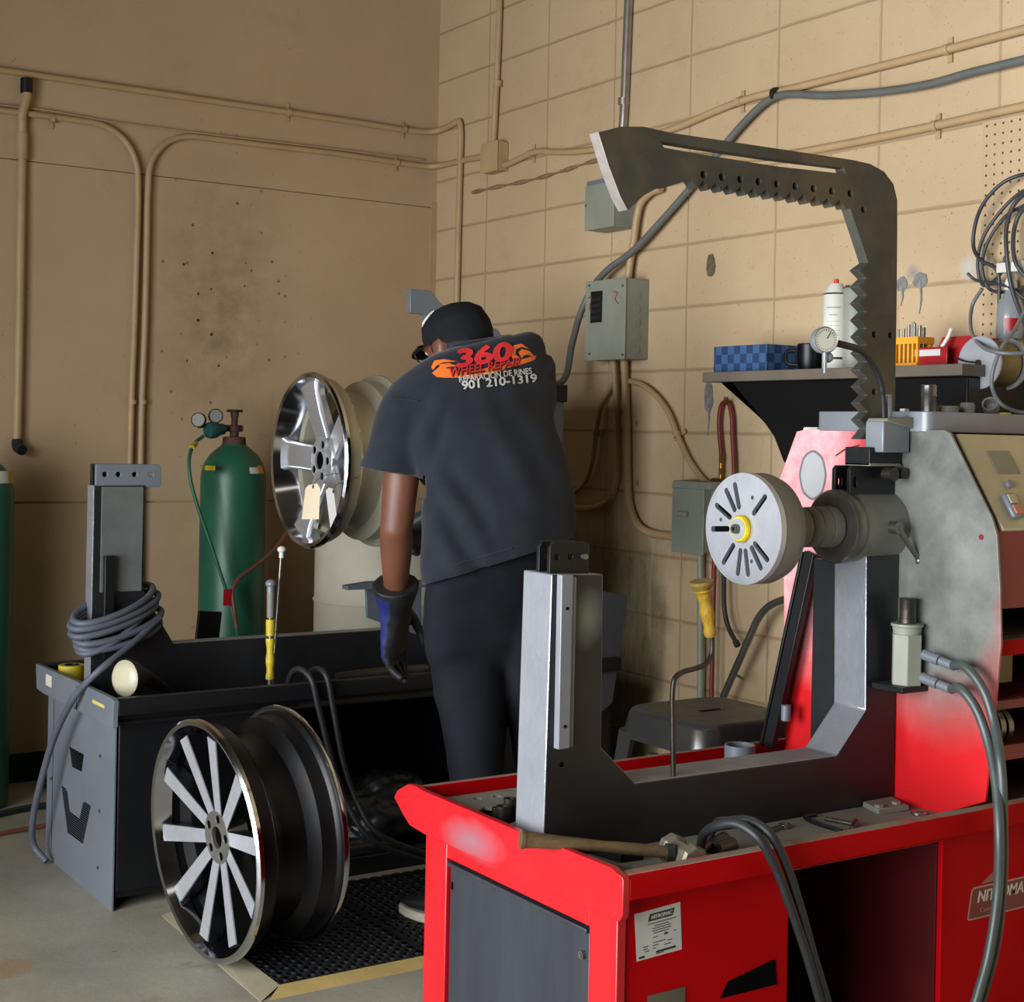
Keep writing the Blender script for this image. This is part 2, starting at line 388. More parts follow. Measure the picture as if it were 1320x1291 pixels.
# ------------------------------------------------------------------ the room
CZ = 4.4
struct('floor', B().box((-4.8, -9, -.1), (.2, .2, 0)), 'floor')
struct('ceiling', B().box((-4.8, -9, CZ), (.2, .2, CZ+.1)), 'ceiling')
b = B().box((-4.7, 0, .985), (0, .12, 2.178)).box((-4.7, 0, 2.182), (0, .12, CZ)).box((-4.7, .0, 0), (0, .12, .977)).box((-4.7, .012, .97), (0, .13, 2.19))
struct('wall_back', b, 'wall_back')
struct('wall_right', B().box((0, -9, 0), (.2, .2, CZ)), 'wall_block')
struct('wall_front', B().box((-4.8, -9.1, 0), (.2, -9, CZ)), 'plaster')
b = B().box((-4.8, -9, 0), (-4.7, -5.6, CZ)).box((-4.8, -2.0, 0), (-4.7, .2, CZ)).box((-4.8, -5.6, 2.6), (-4.7, -2.0, CZ))
struct('wall_left', b, 'plaster')
struct('baseboard_back', B().box((-4.7, -.012, 0), (-.0, 0, .1)), 'rubber')
struct('trim_1', B().box((-.028, -.006, 0), (0, 0, 2.2)), 'tan_pipe')
# ------------------------------------------------------------------ materials with a mark of their own
# tower side plate: red enamel under a sprayed coat of silver primer
def tower_mat(name, cy, cz):
    t = NT(name); v = t.coord(); o = t.xyz()
    n = t.noise(3.5, 5, .6, v)
    dy = t.math('SUBTRACT', o['Y'], cy); dz = t.math('MULTIPLY', t.math('SUBTRACT', o['Z'], cz), .62)
    d = t.math('SQRT', t.math('ADD', t.math('MULTIPLY', dy, dy), t.math('MULTIPLY', dz, dz)))
    d = t.math('ADD', d, t.math('MULTIPLY', n, .12))
    m = t.mask(d, .34, .22)
    red = t.ramp(t.noise(5, 4, .6, v), [(.3, lin((186, 8, 18))), (.7, lin((206, 16, 26)))])
    fleck = t.mask(t.noise(30, 8, .75, v), .3, .62)
    y2 = t.mask(o['Y'], .04, .14)
    up_ = t.mask(t.math('ADD', o['Z'], t.math('MULTIPLY', n, .2)), .78, 1.0)
    pink = t.mix(t.math('MULTIPLY', fleck, .7), lin((220, 138, 144)), lin((226, 196, 196)))
    base = t.mix(t.math('MULTIPLY', t.math('MULTIPLY', y2, up_), .85), red, pink)
    sil = t.ramp(t.noise(6, 5, .65, v), [(.3, lin((88, 89, 82))), (.7, lin((138, 140, 136)))])
    base = t.mix(m, base, sil)
    t.col(base); t.rough(.42); t.l(t.math('MULTIPLY', m, .35), t.b.inputs['Metallic'])
    return t.m
M['tower'] = tower_mat('tower_plate_overspray', -.17, 1.06)
t = NT('red_end_plate'); o = t.xyz(); v = t.coord()
base = t.ramp(t.noise(5, 4, .6, v), [(.3, lin((158, 11, 20))), (.7, lin((174, 20, 29)))])
dy = t.math('MULTIPLY', t.math('SUBTRACT', o['Y'], .105), 1.); dz = t.math('MULTIPLY', t.math('ADD', t.math('SUBTRACT', o['Z'], .503), t.math('MULTIPLY', dy, .05)), 2.6)
d = t.math('ADD', t.math('SQRT', t.math('ADD', t.math('MULTIPLY', dy, dy), t.math('MULTIPLY', dz, dz))), t.math('MULTIPLY', t.noise(9, 5, .65, v), .1))
base = t.mix(t.math('MULTIPLY', t.mask(d, .17, .04), .75), base, lin((108, 106, 116)))
t.col(base); t.rough(.36); t.b.inputs['Coat Weight'].default_value = .1; M['red_end'] = t.m
t = NT('door_grey_scuffed'); v = t.coord((1, 2.5, .6))
base = t.ramp(t.noise(4, 6, .6, v), [(.3, lin((33, 36, 41))), (.7, lin((46, 49, 55)))])
base = t.mix(t.math('MULTIPLY', t.mask(t.noise(11, 8, .75, t.coord((1, 7, 1.2))), .68, .72), .6), base, lin((150, 152, 150)))
t.col(base); t.rough(.42); M['door_scuffed'] = t.m
t = NT('black_frame_paint'); v = t.coord(); o = t.xyz()
base = t.ramp(t.noise(6, 6, .65, v), [(.3, lin((14, 15, 17))), (.7, lin((29, 30, 33)))])
base = t.mix(t.math('MULTIPLY', t.mask(t.noise(14, 8, .75, v), .62, .72), .25), base, lin((88, 88, 86)))
dx = t.math('SUBTRACT', o['X'], -.515); dz = t.math('MULTIPLY', t.math('SUBTRACT', o['Z'], .93), .75)
d = t.math('ADD', t.math('SQRT', t.math('ADD', t.math('MULTIPLY', dx, dx), t.math('MULTIPLY', dz, dz))), t.math('MULTIPLY', t.noise(12, 4, .6, v), .03))
base = t.mix(t.math('MULTIPLY', t.mask(d, .062, .02), .8), base, lin((112, 118, 106)))
t.col(base); t.rough(.4)
g = t.n('ShaderNodeNewGeometry'); nx = t.n('ShaderNodeSeparateXYZ'); t.l(g.outputs['Normal'], nx.inputs[0])
M['frame_black'] = t.m
M['frame_side'] = mat('lit_frame_paint', (150, 153, 160), .3, .5, .14, 5, .25, bscale=26, dust=.7, dustc=(122, 120, 110), wear=.25, wearc=(92, 94, 98))  # lighter copy of the frame paint, for faces that catch the light
# arm plate: mill-scale steel with a burnt brown cloud
t = NT('mill_scale_steel'); v = t.coord()
base = t.ramp(t.noise(5, 7, .65, v), [(.3, lin((50, 50, 46))), (.7, lin((80, 80, 73)))])
base = t.mix(t.math('MULTIPLY', t.mask(t.noise(6, 4, .6, t.coord((1, 1, .8))), .5, .6), .55), base, lin((98, 84, 60)))
t.col(base); t.rough(t.mask(t.noise(9, 5, .6, v), -.4, 1.2)); t.b.inputs['Metallic'].default_value = .25; t.bump(t.noise(50, 4, .6, v), .06); M['arm'] = t.m
# perforated board of the mat
M['post_scar'] = mat('grey_primer_patch', (118, 124, 112), .6, 0, .1, 14, .03)

def uframe(root, pts, y0, y1, front_edges):
    """welded frame: black side plates, the other faces silvered to look lit"""
    f = part('frame', B().prism(pts, 'y', y0, y1), 'frame_black', root, .003)
    f.data.materials.append(M['frame_side'])
    for p in f.data.polygons:
        if abs(p.normal.y) < .5: p.material_index = 1
    return f

# ================================================================== RED MACHINE
RX = -1.645
rm = thing('wheel_straightening_machine', 'red wheel straightening machine with a toothed steel arm, in the foreground', 'machine', (-1.0, -3.09, 0))
RY0, RY1 = -3.444, -2.744
# cabinet: two pedestals and a back panel leave the knee recess open to the front
b = B(); X0 = RX+.02; XA = -1.243; XB = -.842; XE = -.05
b.box((XA-.012, -3.39, 0), (XA, -2.80, .486)); b.box((X0, -3.40, .04), (XA, -3.388, .499)); b.box((X0, -2.812, 0), (XE, -2.80, .486))
b.box((XB, -3.40, .0), (XE, -3.388, .499)); b.box((XE-.012, -3.39, 0), (XE, -2.80, .486))
b.box((XA, -2.9, 0), (XB, -2.888, .486)); b.box((X0, -3.39, .02), (XE, -2.81, .03))
cab = part('cabinet', b, 'red_paint', rm, .002)
part('recess_wall', B().box((XB, -3.386, .03), (XB+.012, -2.80, .486)), mat('recess_shade_red', (66, 6, 9), .6, 0, .2, 6, .03, spec=.2), rm, .001, label='inner wall of the recess, red darkened for shade')  # red darkened so the recess shade sits in the colour
# end wall with the door opening
yo = [onx(578, 1105, X0).y, onx(762, 1190, X0).y]; zt = onx(578, 1105, X0).z
b = B().box((X0-.004, -3.405, 0), (X0+.014, yo[1], .5)).box((X0-.004, yo[0], 0), (X0+.014, -2.785, .5)).box((X0-.004, yo[1], zt), (X0+.014, yo[0], .5)).box((X0-.004, yo[1], 0), (X0+.014, yo[0], .05))
part('end_wall', b, 'red_end', rm, .002)
b = B().box((X0+.002, yo[1]+.006, .055), (X0+.012, yo[0]-.006, zt-.006)).box((X0-.006, yo[1]+.006, zt-.014), (X0+.004, yo[0]-.006, zt-.006))
door = part('door', b, 'door_scuffed', rm, .0015, label='slate grey sheet door')
p = onx(752, 1230, X0); p2 = onx(582, 1141, X0)
part('latch', B().cyl((X0+.004, p.y, p.z), (X0-.006, p.y, p.z), .007).cyl((X0-.006, p.y, p.z), (X0-.008, p.y, p.z), .004), 'steel', door)
part('slot', B().box((X0+.0, p2.y-.003, p2.z-.007), (X0+.0035, p2.y+.002, p2.z+.007)), 'hole', door)
# stamped end plate of the tray
ep = [onx(*q, RX) for q in ((510, 1027), (514, 1018), (528, 1010), (537, 1012), (546, 1018), (660, 1066), (790, 1117), (797, 1124), (804, 1129), (806, 1134), (805, 1178), (802, 1186), (796, 1187), (548, 1074), (530, 1063), (522, 1050))]
part('end_plate', B().prism([(p.y, p.z) for p in ep], 'x', RX-.004, RX+.01), 'red_end', rm, .0015)
# rims along both sides, dusty on top
b = B().prism([(RY0, .515), (RY0, .546), (RY0+.006, .555), (RY0+.03, .555), (RY0+.036, .549), (RY0+.036, .5), (RY0+.03, .5), (RY0+.03, .515)], 'x', RX+.01, XE)
part('rim', b, 'red_paint', rm, .001)
b = B().prism([(RY1, .483), (RY1, .546), (RY1-.006, .555), (RY1-.02, .555), (RY1-.022, .549), (RY1-.022, .49), (RY1-.015, .483)], 'x', RX+.01, XE)
part('rim', b, 'red_paint', rm, .001)
# deck plate with bolt holes and a cut-out
part('deck', B().box((RX+.012, -3.3985, .494), (XE, -2.765, .5)), 'dust_top', rm, 0, 30)
TP = .529
hs = [circ2(*onz(x, y, TP).xy, .009, 12) for x, y in ((589, 1032), (616, 1029), (641, 1026))]
cut = [onz(*q, TP) for q in ((614, 1046), (624, 1040), (638, 1041), (650, 1037), (668, 1040), (672, 1055), (655, 1062), (634, 1057))]
part('tool_plate', B().holed([(RX+.012, -3.06), (-1.38, -3.06), (-1.38, -2.768), (RX+.012, -2.768)], hs+[[(p.x, p.y) for p in cut]], 'z', TP-.006, TP), 'dust_top', rm, 0, 30, label='raised plate with bolt holes and a scalloped cut-out')
part('hole_backing', B().box((RX+.013, -3.055, .502), (-1.385, -2.77, .505)), 'hole', rm)
part('tray_floor', B().box((X0+.012, -3.38, .452), (-1.30, -2.815, .46)), 'black_paint', rm)
# welded U frame
FY0, FY1 = -3.152, -3.06
fp = [ony(*q, FY0) for q in ((700, 1078), (716, 738), (778, 740), (776, 962), (818, 1010), (1078, 977), (1117, 912), (1117, 726))]
pts = [(-1.603, .5), (-1.595, 1.01), (-1.481, 1.006), (-1.477, .690), (-1.398, .617), (-.875, .614), (-.793, .70), (-.80, 1.02), (-.703, 1.02), (-.703, .5)]
fr = uframe(rm, pts, FY0, FY1, None)
# slide bar bolted on the post
b = B().box((-1.585, FY0-.016, .70), (-1.56, FY0, 1.01)).box((-1.56, FY0-.01, .70), (-1.548, FY0, 1.005))
sb = part('slide_bar', b, 'steel_paint', fr, .0015, label='bright steel slide bar')
b = B()
for z in (.74, .95): b.cyl((-1.572, FY0-.0175, z), (-1.572, FY0-.016, z), .003, None, 10)
part('screw', b, 'hole', sb)
b = B()
for q in ((728, 840), (726, 945), (724, 985)):
    p = ony(*q, FY0); b.cyl((p.x, FY0-.0006, p.z), (p.x, FY0+.004, p.z), .005, None, 10)
part('bolt_hole', b, 'hole', fr)
# twin lug plates on the post top
for y in (FY0+.022, FY0+.056):
    pl = [(-1.585, .995), (-1.585, 1.055), (-1.577, 1.065), (-1.505, 1.064), (-1.498, 1.057), (-1.498, .995)]
    part('lug_plate', B().holed(pl, [circ2(x, 1.038, .0055, 12) for x in (-1.57, -1.54, -1.512)], 'y', y, y+.009), 'black_paint', fr, .0008)
part('lug_bolt', B().cyl((-1.512, FY0+.012, 1.038), (-1.512, FY0+.07, 1.038), .0053, None, 12), 'steel', fr)
# column web behind the frame, carrying the headstock
part('pedestal_block', B().box((-.78, FY1, .5), (-.703, -2.98, 1.0)), 'frame_black', rm, .002)
# headstock housing, flange, bellows, chuck
AY, AZ = -3.105, 1.079
M['headstock_grey'] = mat('dusty_grey_casting', (106, 106, 98), .55, 0, .2, 10, .08, dust=.6, dustc=(128, 124, 104))
hd = part('headstock', B().lathe([(0, 0), (.066, 0), (.074, .008), (.074, .215), (0, .215)], (-.848, AY, AZ), (1, 0, 0), 48), 'headstock_grey', rm, .001)
part('flange', B().lathe([(.043, -.004), (.072, -.004), (.077, .002), (.077, .02), (.074, .022)], (-.851, AY, AZ), (1, 0, 0), 48), 'steel', hd)
b = B(); pr = [(0, 0)]
for k in range(5): pr += [(.036+.0012*k, .029*k), (.039+.001*k, .029*k+.003), (.0395+.001*k, .029*k+.026), (.036+.001*k, .029*k+.0285)]
pr += [(.04, .16), (0, .16)]
part('bellows', B().lathe(pr, (-1.0, AY, AZ), (1, 0, 0), 40), 'headstock_grey', hd)
DX = -1.101
def chuck_disc():
    R = .111; outer = circ2(0, 0, R, 72); holes = []
    for a in (107, 125, 152, 184, 232, 262, 281, 306, 322, 47):
        a = math.radians(a); r0, r1, w = .045, .090, .0058
        if 3 < 0: pass
        c, s = math.cos(a), math.sin(a); lp = []
        for k in range(7): t_ = -PI/2+PI*k/6; x, y = r1+w*math.cos(t_), w*math.sin(t_); lp.append((x*c-y*s, x*s+y*c))
        for k in range(7): t_ = PI/2+PI*k/6; x, y = r0+w*math.cos(t_), w*math.sin(t_); lp.append((x*c-y*s, x*s+y*c))
        holes.append(lp)
    for a in (68, 168, 293): holes.append(circ2(.068*math.cos(math.radians(a)), .068*math.sin(math.radians(a)), .0042, 10))
    b = B().holed(outer, holes, 'x', 0, .012)
    return b
# (u = -y to the right of the disc face, v = up)
b = chuck_disc()
for v in b.b.verts: v.co = V((DX+v.co.x, AY-v.co.y, AZ+v.co.z))
dc = part('chuck_disc', b, 'alu', hd, 0, 30, label='slotted aluminium chuck disc')
part('chuck_body', B().lathe([(0, .011), (.1105, .011), (.111, .05), (.104, .07), (.055, .1), (.042, .112), (0, .112)], (DX, AY, AZ), (1, 0, 0), 56), 'headstock_grey', hd)
part('slot_shade', B().cyl((DX+.0095, AY, AZ), (DX+.0112, AY, AZ), .1), 'hole', hd)  # black disc that paints the shade inside the chuck slots
part('disc_ring', B().lathe([(.0, -.0002), (.074, -.0002), (.075, .001), (0, .001)], (DX+.001, AY, AZ), (1, 0, 0), 48) if False else B().lathe([(.106, -.001), (.111, -.001), (.1115, .012), (.106, .012)], (DX, AY, AZ), (1, 0, 0), 64, closed=True), 'alu', dc)
yc = part('clamp_collar', B().lathe([(.012, 0), (.024, 0), (.027, .004), (.027, .009), (.025, .011), (.027, .013), (.027, .02), (.029, .024), (.029, .036), (.012, .036)], (DX-.014, AY, AZ), (1, 0, 0), 40), 'yellow', hd, label='yellow clamp collar')
part('collar_face', B().lathe([(.008, 0), (.021, 0), (.021, .004), (.008, .004)], (DX-.0155, AY, AZ), (1, 0, 0), 32, closed=True), 'alu', yc)
part('threaded_shaft', B().lathe([(.004, 0), (.0085, 0), (.0095, .003), (.0095, .06), (.004, .06)], (DX-.026, AY, AZ), (1, 0, 0), 24, closed=True), 'steel', hd)
# lock handle on the housing
p = ony(1157, 680, -3.195); q = ony(1185, 722, -3.20)
b = B().cyl((p.x, -3.165, p.z), (p.x, -3.20, p.z), .013).tube([(p.x, -3.195, p.z), ((p.x+q.x)/2, -3.198, (p.z+q.z)/2), (q.x, -3.2, q.z)], lambda u: .0065-.001*u).ball(q, .0085, (1, 1, 1.2), 12)
part('lock_handle', b, 'steel', hd)
# lug bracket on top of the housing
for y in (AY+.012, AY-.030):
    pl = [(-.835, 1.135), (-.835, 1.198), (-.828, 1.206), (-.70, 1.206), (-.70, 1.135)]
    part('lug_plate', B().holed(pl, [[(-.82+.006*math.cos(a*PI/6), 1.172+.012*math.sin(a*PI/6)) for a in range(12)]], 'y', y, y+.01), 'black_paint', hd, .001)
part('lug_top', B().prism([(-.80, 1.206), (-.80, 1.212), (-.712, 1.212), (-.700, 1.206)], 'y', AY-.052, AY+.02), 'dust_top', hd, .001)
b = B().cyl((-.752, AY-.05, 1.19), (-.752, AY-.075, 1.19), .014).cyl((-.715, AY-.05, 1.192), (-.715, AY-.07, 1.192), .012).bar((-.752, AY-.058, 1.19), (-.715, AY-.058, 1.192), .01, .012)
part('toggle_pin', b, 'dark_steel', hd)
# ---- tower
TX = -.70; TE = -.25
tp = [onx(*q, TX) for q in ((1040, 553), (1027, 556), (1003, 622), (1010, 720), (1012, 962))]
tp = [(p.y, p.z) for p in tp]+[(-2.80, .5), (-3.19, .5), (-3.272, .5)]+[(p.y, p.z) for p in [onx(*q, TX) for q in ((1270, 1033), (1281, 930), (1290, 830), (1289, 760), (1285, 690), (1279, 668), (1225, 558), (1218, 554))]]
tpl = part('side_plate', B().prism(tp, 'x', TX, TX+.006), 'tower', rm, .001)
part('side_plate', B().prism(tp, 'x', TE-.006, TE), 'dark_red', rm, .001)
# oval decal on the plate
b = B(); c = onx(1048, 612, TX); ov = []
for k in range(40):
    a = 2*PI*k/40; ov.append((c.y+.042*math.cos(a)*(1+.015*math.cos(8*a)), c.z+.056*math.sin(a)*(1+.012*math.cos(8*a))))
part('decal', B().prism(ov, 'x', TX-.001, TX), mat('decal_grey', (176, 176, 176), .4, .2, .08, 8, 0), tpl)
ov2 = [(c.y+(y-c.y)*.88, c.z+(z-c.z)*.9) for y, z in ov]
part('decal_border', B().holed(ov, [ov2], 'x', TX-.0016, TX-.001), mat('decal_rim', (118, 116, 118), .4, .2, .08, 8, 0), tpl)
p = onx(1265, 692, TX)
part('paint_chip', B().cyl((TX-.0008, p.y, p.z), (TX, p.y, p.z), .006, None, 14), 'dark_red', tpl)
a0, a1, a2 = onx(1078, 587, TX), onx(1090, 579, TX), onx(1108, 574, TX)
part('paint_crack', B().tube([a0+V((-.0005, 0, 0)), a1+V((-.0005, 0, 0)), a2+V((-.0005, 0, 0))], .0018, 6), 'rusty', tpl)
# upper box and control panel
zb = .93; ytop, ztop = -3.265, 1.276; ybot, zbot = -3.392, 1.078
b = B().prism([(ytop, ztop), (ybot, zbot), (ybot, zb), (-2.83, zb), (-2.83, ztop)], 'x', TX+.006, TE-.006)
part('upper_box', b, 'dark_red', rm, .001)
e1 = V((1, 0, 0)); e2 = V((0, ytop-ybot, ztop-zbot)).normalized(); en = e1.cross(e2)
cpo = V((TX+.006, ybot, zbot))
def onpanel(b, x0, s0, x1, s1, d0, d1):
    return b.poly3([cpo+e1*x0+e2*s0+en*d0, cpo+e1*x1+e2*s0+en*d0, cpo+e1*x1+e2*s1+en*d0, cpo+e1*x0+e2*s1+en*d0], en*(d1-d0))
SL = math.hypot(ytop-ybot, ztop-zbot)
cp = part('control_panel', onpanel(B(), .02, .006, .40, SL-.004, -.001, .008), 'beige_panel', rm, .002)
part('display', onpanel(B(), .085, .135, .155, .19, .008, .010), mat('dull_display', (112, 112, 96), .35, 0, .12, 20, 0), cp, .001)
part('knob', B().cyl(cpo+e1*.098+e2*.108+en*.008, cpo+e1*.098+e2*.108+en*.018, .0085), 'slate_paint', cp, .001)
sw = part('switch', onpanel(B(), .055, .028, .088, .085, .008, .022), 'slate_paint', cp, .006)
part('switch_button', onpanel(B(), .06, .034, .083, .054, .022, .025), mat('salmon_button', (190, 110, 92), .5, 0, .05, 9, 0), sw, .002)
part('switch_button', onpanel(B(), .06, .058, .083, .079, .022, .025), 'beige_panel', sw, .002)
# shelves of the open lower bay
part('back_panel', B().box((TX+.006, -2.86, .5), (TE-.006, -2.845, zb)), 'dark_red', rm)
sl = []
for x in (.03, .075, .12, .165):
    for y, ln in ((-3.30, .03), (-3.34, .02)):
        lp = [(TX+x+y_*.6+.0*k, y+(y_)) for k, y_ in ((0, 0), (1, .03), (2, .03), (3, 0))]
        sl.append([(TX+x, y), (TX+x+.012, y), (TX+x+.012, y+ln*.6), (TX+x, y+ln*.6)])
b = B().holed([(TX+.006, -3.38), (TE-.006, -3.38), (TE-.006, -2.86), (TX+.006, -2.86)], sl, 'z', .858, .863)
part('shelf', b, 'soot', rm, label='perforated grey shelf')
part('shelf_lip', B().box((TX+.006, -3.386, .835), (TE-.006, -3.378, .866)), 'red_paint', rm, .001)
b = B()
for k in range(16): b.tube([(TX+.014+.027*k, -3.37, .742), (TX+.014+.027*k, -2.87, .742)], .004, 8, flat=True)
b.box((TX+.006, -3.385, .728), (TE-.006, -3.372, .745)).box((TX+.006, -2.88, .735), (TE-.006, -2.87, .745))
part('wire_rack', b, 'dark_red', rm)
b = B().box((TX+.006, -3.38, .632), (TE-.006, -2.86, .637)).box((TX+.006, -3.386, .625), (TE-.006, -3.378, .655))
part('shelf', b, 'dark_red', rm, .001, label='dark red lower shelf')
# slab on the tower top
sl_ = part('top_slab', B().prism(rrect(TX-.004, -3.225, TE+.06, -2.90, .02), 'z', 1.279, 1.322), 'steel_paint', rm, .002)
# black gas strut leaning along the plate
a, b_ = onx(992, 962, -.74), onx(1046, 712, -.74)
b = B().bar(a, b_, .03, .016, (1, 0, 0)).bar(a+V((0, .02, 0)), b_+V((0, .02, 0)), .008, .022, (1, 0, 0))
br = part('brace', b, 'black_paint', rm, .002)
p = onx(1009, 919, -.755)
part('brace_knob', B().cyl(p+V((.01, 0, -.018)), p+V((.01, 0, .018)), .011), 'slate_paint', br, .002)
# ---- toothed arm on its carriage
AP = -3.125
out = [(772, 170), (790, 166), (800, 163), (830, 163), (866, 171), (1000, 191), (1100, 206), (1122, 211), (1140, 221), (1152, 237), (1157, 258), (1157, 300), (1156, 400), (1154, 520), (1152, 566)]
inn = []
for x, y in ((1108, 566),): inn.append((x, y))
# teeth up the left edge of the mast (from below), then the slanted brace edge, then teeth under the boom
yy = 552
while yy > 345:
    f = (yy-345)/207; xl = 1104+f*2
    inn += [(xl+13, yy), (xl+2, yy-11)]; yy -= 21.5
inn += [(1119, 338), (1096, 268)]
n = 13
for k in range(n):
    f = k/(n-1); x = 1090-f*192; y = 265-f*26
    inn += [(x, y+4), (x-7, y-8)]
inn += [(860, 241), (846, 243), (830, 252), (810, 271), (800, 252), (786, 215)]
outer = [(ony(*q, AP).x, ony(*q, AP).z) for q in out+inn]
slot = [(ony(*q, AP).x, ony(*q, AP).z) for q in ((852, 182), (900, 190), (1000, 205), (1088, 216), (1090, 224), (1000, 214), (900, 198), (856, 190))]
hol = [slot]
for k in range(9):
    f = k/8; p = ony(907+f*189, 225+f*24, AP); hol.append(circ2(p.x, p.z, .0072, 14))
for q in ((1113, 270), (1127, 431), (1148, 432), (1127, 505), (1130, 545)):
    p = ony(*q, AP); hol.append(circ2(p.x, p.z, .0065, 14))
b = B().holed(outer, hol, 'y', AP, AP+.026)
arm = part('toothed_arm', b, 'arm', rm, .0012, 30)
tip = [ony(*q, AP) for q in ((772, 170), (786, 215), (800, 252), (810, 271))]
tp2 = [(p.x, p.z) for p in tip]; b = B().prism(tp2+[(x-.003, z) for x, z in tp2[::-1]], 'y', AP-.0008, AP+.0268)
part('arm_tip', b, mat('pale_edge', (140, 132, 126), .5, .3, .2, 30, .1), arm, .001, label='whitish edge of the arm tip')  # paler strip laid over the edge thickness of the tip
# carriage blocks
part('carriage', B().box((-.785, AP-.052, 1.235), (-.705, AP-.002, 1.30)), 'steel_paint', rm, .003)
part('carriage_cap', B().prism([(-.785, 1.30), (-.78, 1.306), (-.69, 1.31), (-.66, 1.30), (-.66, 1.288), (-.70, 1.285)], 'y', AP-.06, AP-.005), 'dust_top', rm, .002)
part('carriage_foot', B().box((-.80, AP-.03, 1.206), (-.705, AP+.04, 1.245)), 'black_paint', rm, .002)
part('carriage_bolt', B().cyl((-.672, AP-.06, 1.272), (-.672, AP-.02, 1.272), .014, None, 6), 'dark_steel', rm)
# ---- hydraulic cylinder and its hoses
HYX, HYY = -.733, -3.205
hy = part('hydraulic_cylinder', B().lathe([(0, 0), (.033, 0), (.033, .105), (0, .105)], (HYX, HYY, .757), (0, 0, 1), 6), 'box_grey', rm, .002, 20, label='grey hexagonal hydraulic cylinder')
part('cylinder_cap', B().lathe([(0, 0), (.028, 0), (.03, .014), (.033, .016), (.033, .021), (.02, .022), (0, .022)], (HYX, HYY, .862), (0, 0, 1), 32), 'box_grey', hy)
part('piston', B().lathe([(0, 0), (.0175, 0), (.0175, .012), (.0165, .013), (.0165, .05), (.018, .053), (0, .053)], (HYX, HYY, .882), (0, 0, 1), 32), 'dark_steel', hy)
part('cylinder_bracket', B().box((HYX-.045, HYY-.03, .745), (HYX+.045, FY0, .757)), 'black_paint', rm, .001)
def hose_fit(px, py, dz):
    p = onx(px, py, -.735); d = V((.12, -.95, -.2)).normalized()
    b = B().cyl(p-d*.02, p+d*.018, .011).cyl(p+d*.018, p+d*.02, .007).cyl(p+d*.02, p+d*.055, .0095)
    part('hose_fitting', b, 'slate_paint', hy, .001); return p+d*.05
h1 = hose_fit(1201, 847, 0); h2 = hose_fit(1199, 877, 0)
f1 = [h1]+[onx(*q, -.742) for q in ((1243, 858), (1266, 886), (1281, 930))]+[ony(*q) for q in ((1290, 985, -3.475), (1293, 1060, -3.485), (1292, 1140, -3.485), (1282, 1225, -3.485), (1262, 1300, -3.485), (1240, 1400, -3.485))]
f2 = [h2]+[onx(*q, -.755) for q in ((1238, 887), (1256, 909), (1272, 950))]+[ony(*q) for q in ((1284, 1010, -3.47), (1288, 1075, -3.50), (1286, 1150, -3.50), (1274, 1232, -3.50), (1254, 1305, -3.50), (1232, 1400, -3.50))]
hz = [part('hydraulic_hose', B().tube(f1, .0095, 12, 8), 'hose', rm, 0, 60), part('hydraulic_hose', B().tube(f2, .0095, 12, 8), 'hose', rm, 0, 60)]
# pair of black feed hoses draped over the rim
for k, off in enumerate((0, .022)):
    pth = [onz(903+8*k, 1092-8*k, .52), onz(906+14*k, 1078-12*k, .545)]+[ony(*q) for q in ((925+16*k, 1064-6*k, -3.38), (952+16*k, 1062-4*k, -3.43), (978+14*k, 1080-6*k, -3.468), (1000+13*k, 1118-5*k, -3.475), (1018+12*k, 1165, -3.478), (1040+8*k, 1230, -3.478), (1060+8*k, 1300, -3.478), (1085, 1400, -3.478))]
    part('feed_hose', B().tube(pth, .0085, 10, 8), 'rubber', rm, 0, 60)
part('hose_coupling', B().cyl(onz(915, 1092, .512), onz(935, 1080, .52), .013).cyl(onz(925, 1095, .512), onz(945, 1088, .515), .014).cyl(onz(896, 1100, .512), onz(912, 1090, .515), .012), 'dark_steel', rm, .001)
# ---- writing: rating plate and the maker's badge
SY = -3.4006
sa, sb_, sc_, sd = (ony(*q, SY) for q in ((818, 1178), (877, 1162), (879, 1223), (821, 1239)))
pl = part('rating_plate', B().poly3([V((sa.x, SY, sa.z)), V((sb_.x, SY, sb_.z)), V((sc_.x, SY, sc_.z)), V((sd.x, SY, sd.z))], (0, .0006, 0)), 'sticker', cab, label='grey rating plate')
pc = (sa+sb_+sc_+sd)/4; EX = (sb_-sa).normalized(); EY = V((0, 0, 1)); PW = (sb_-sa).length; PH = abs(sa.z-sd.z)
def onplate(u, v): return V((pc.x, SY-.0004, pc.z))+EX*(u*PW)+EY*(v*PH)
part('plate_heading', B().poly3([onplate(-.24, .27), onplate(.30, .27), onplate(.34, .42), onplate(-.2, .42)], (0, .0003, 0)), 'ink', pl)
part('plate_text', place(text_mesh('NITROMAC', .0085, .2, .0002), onplate(.05, .345)+V((0, -.0006, 0)), EX, EY), 'sticker', pl)
b = B()
for k, (u0, u1, v) in enumerate(((-.24, .38, .21), (-.1, .22, .15), (-.14, .27, .10), (-.14, .27, .05), (-.12, .22, 0), (-.12, -.02, -.09), (.12, .2, -.07), (.33, .39, -.06), (-.34, -.22, -.24), (-.12, .15, -.2), (.2, .3, -.23), (-.34, -.24, -.29), (-.12, .0, -.26), (.12, .27, -.30), (-.3, -.2, -.34), (-.12, -.06, -.32), (-.05, .38, -.41), (-.05, .12, -.45), (-.42, -.3, -.44))):
    h = .022 if k in (6, 16, 18) else .008
    b.poly3([onplate(u0, v-h), onplate(u1, v-h), onplate(u1, v+h), onplate(u0, v+h)], (0, .0003, 0))
part('plate_print', b, 'ink', pl)
b0 = ony(1247, 1187, SY); b1 = ony(1252, 1146, SY); BW = .21; bz0, bz1 = b0.z, b1.z+.003
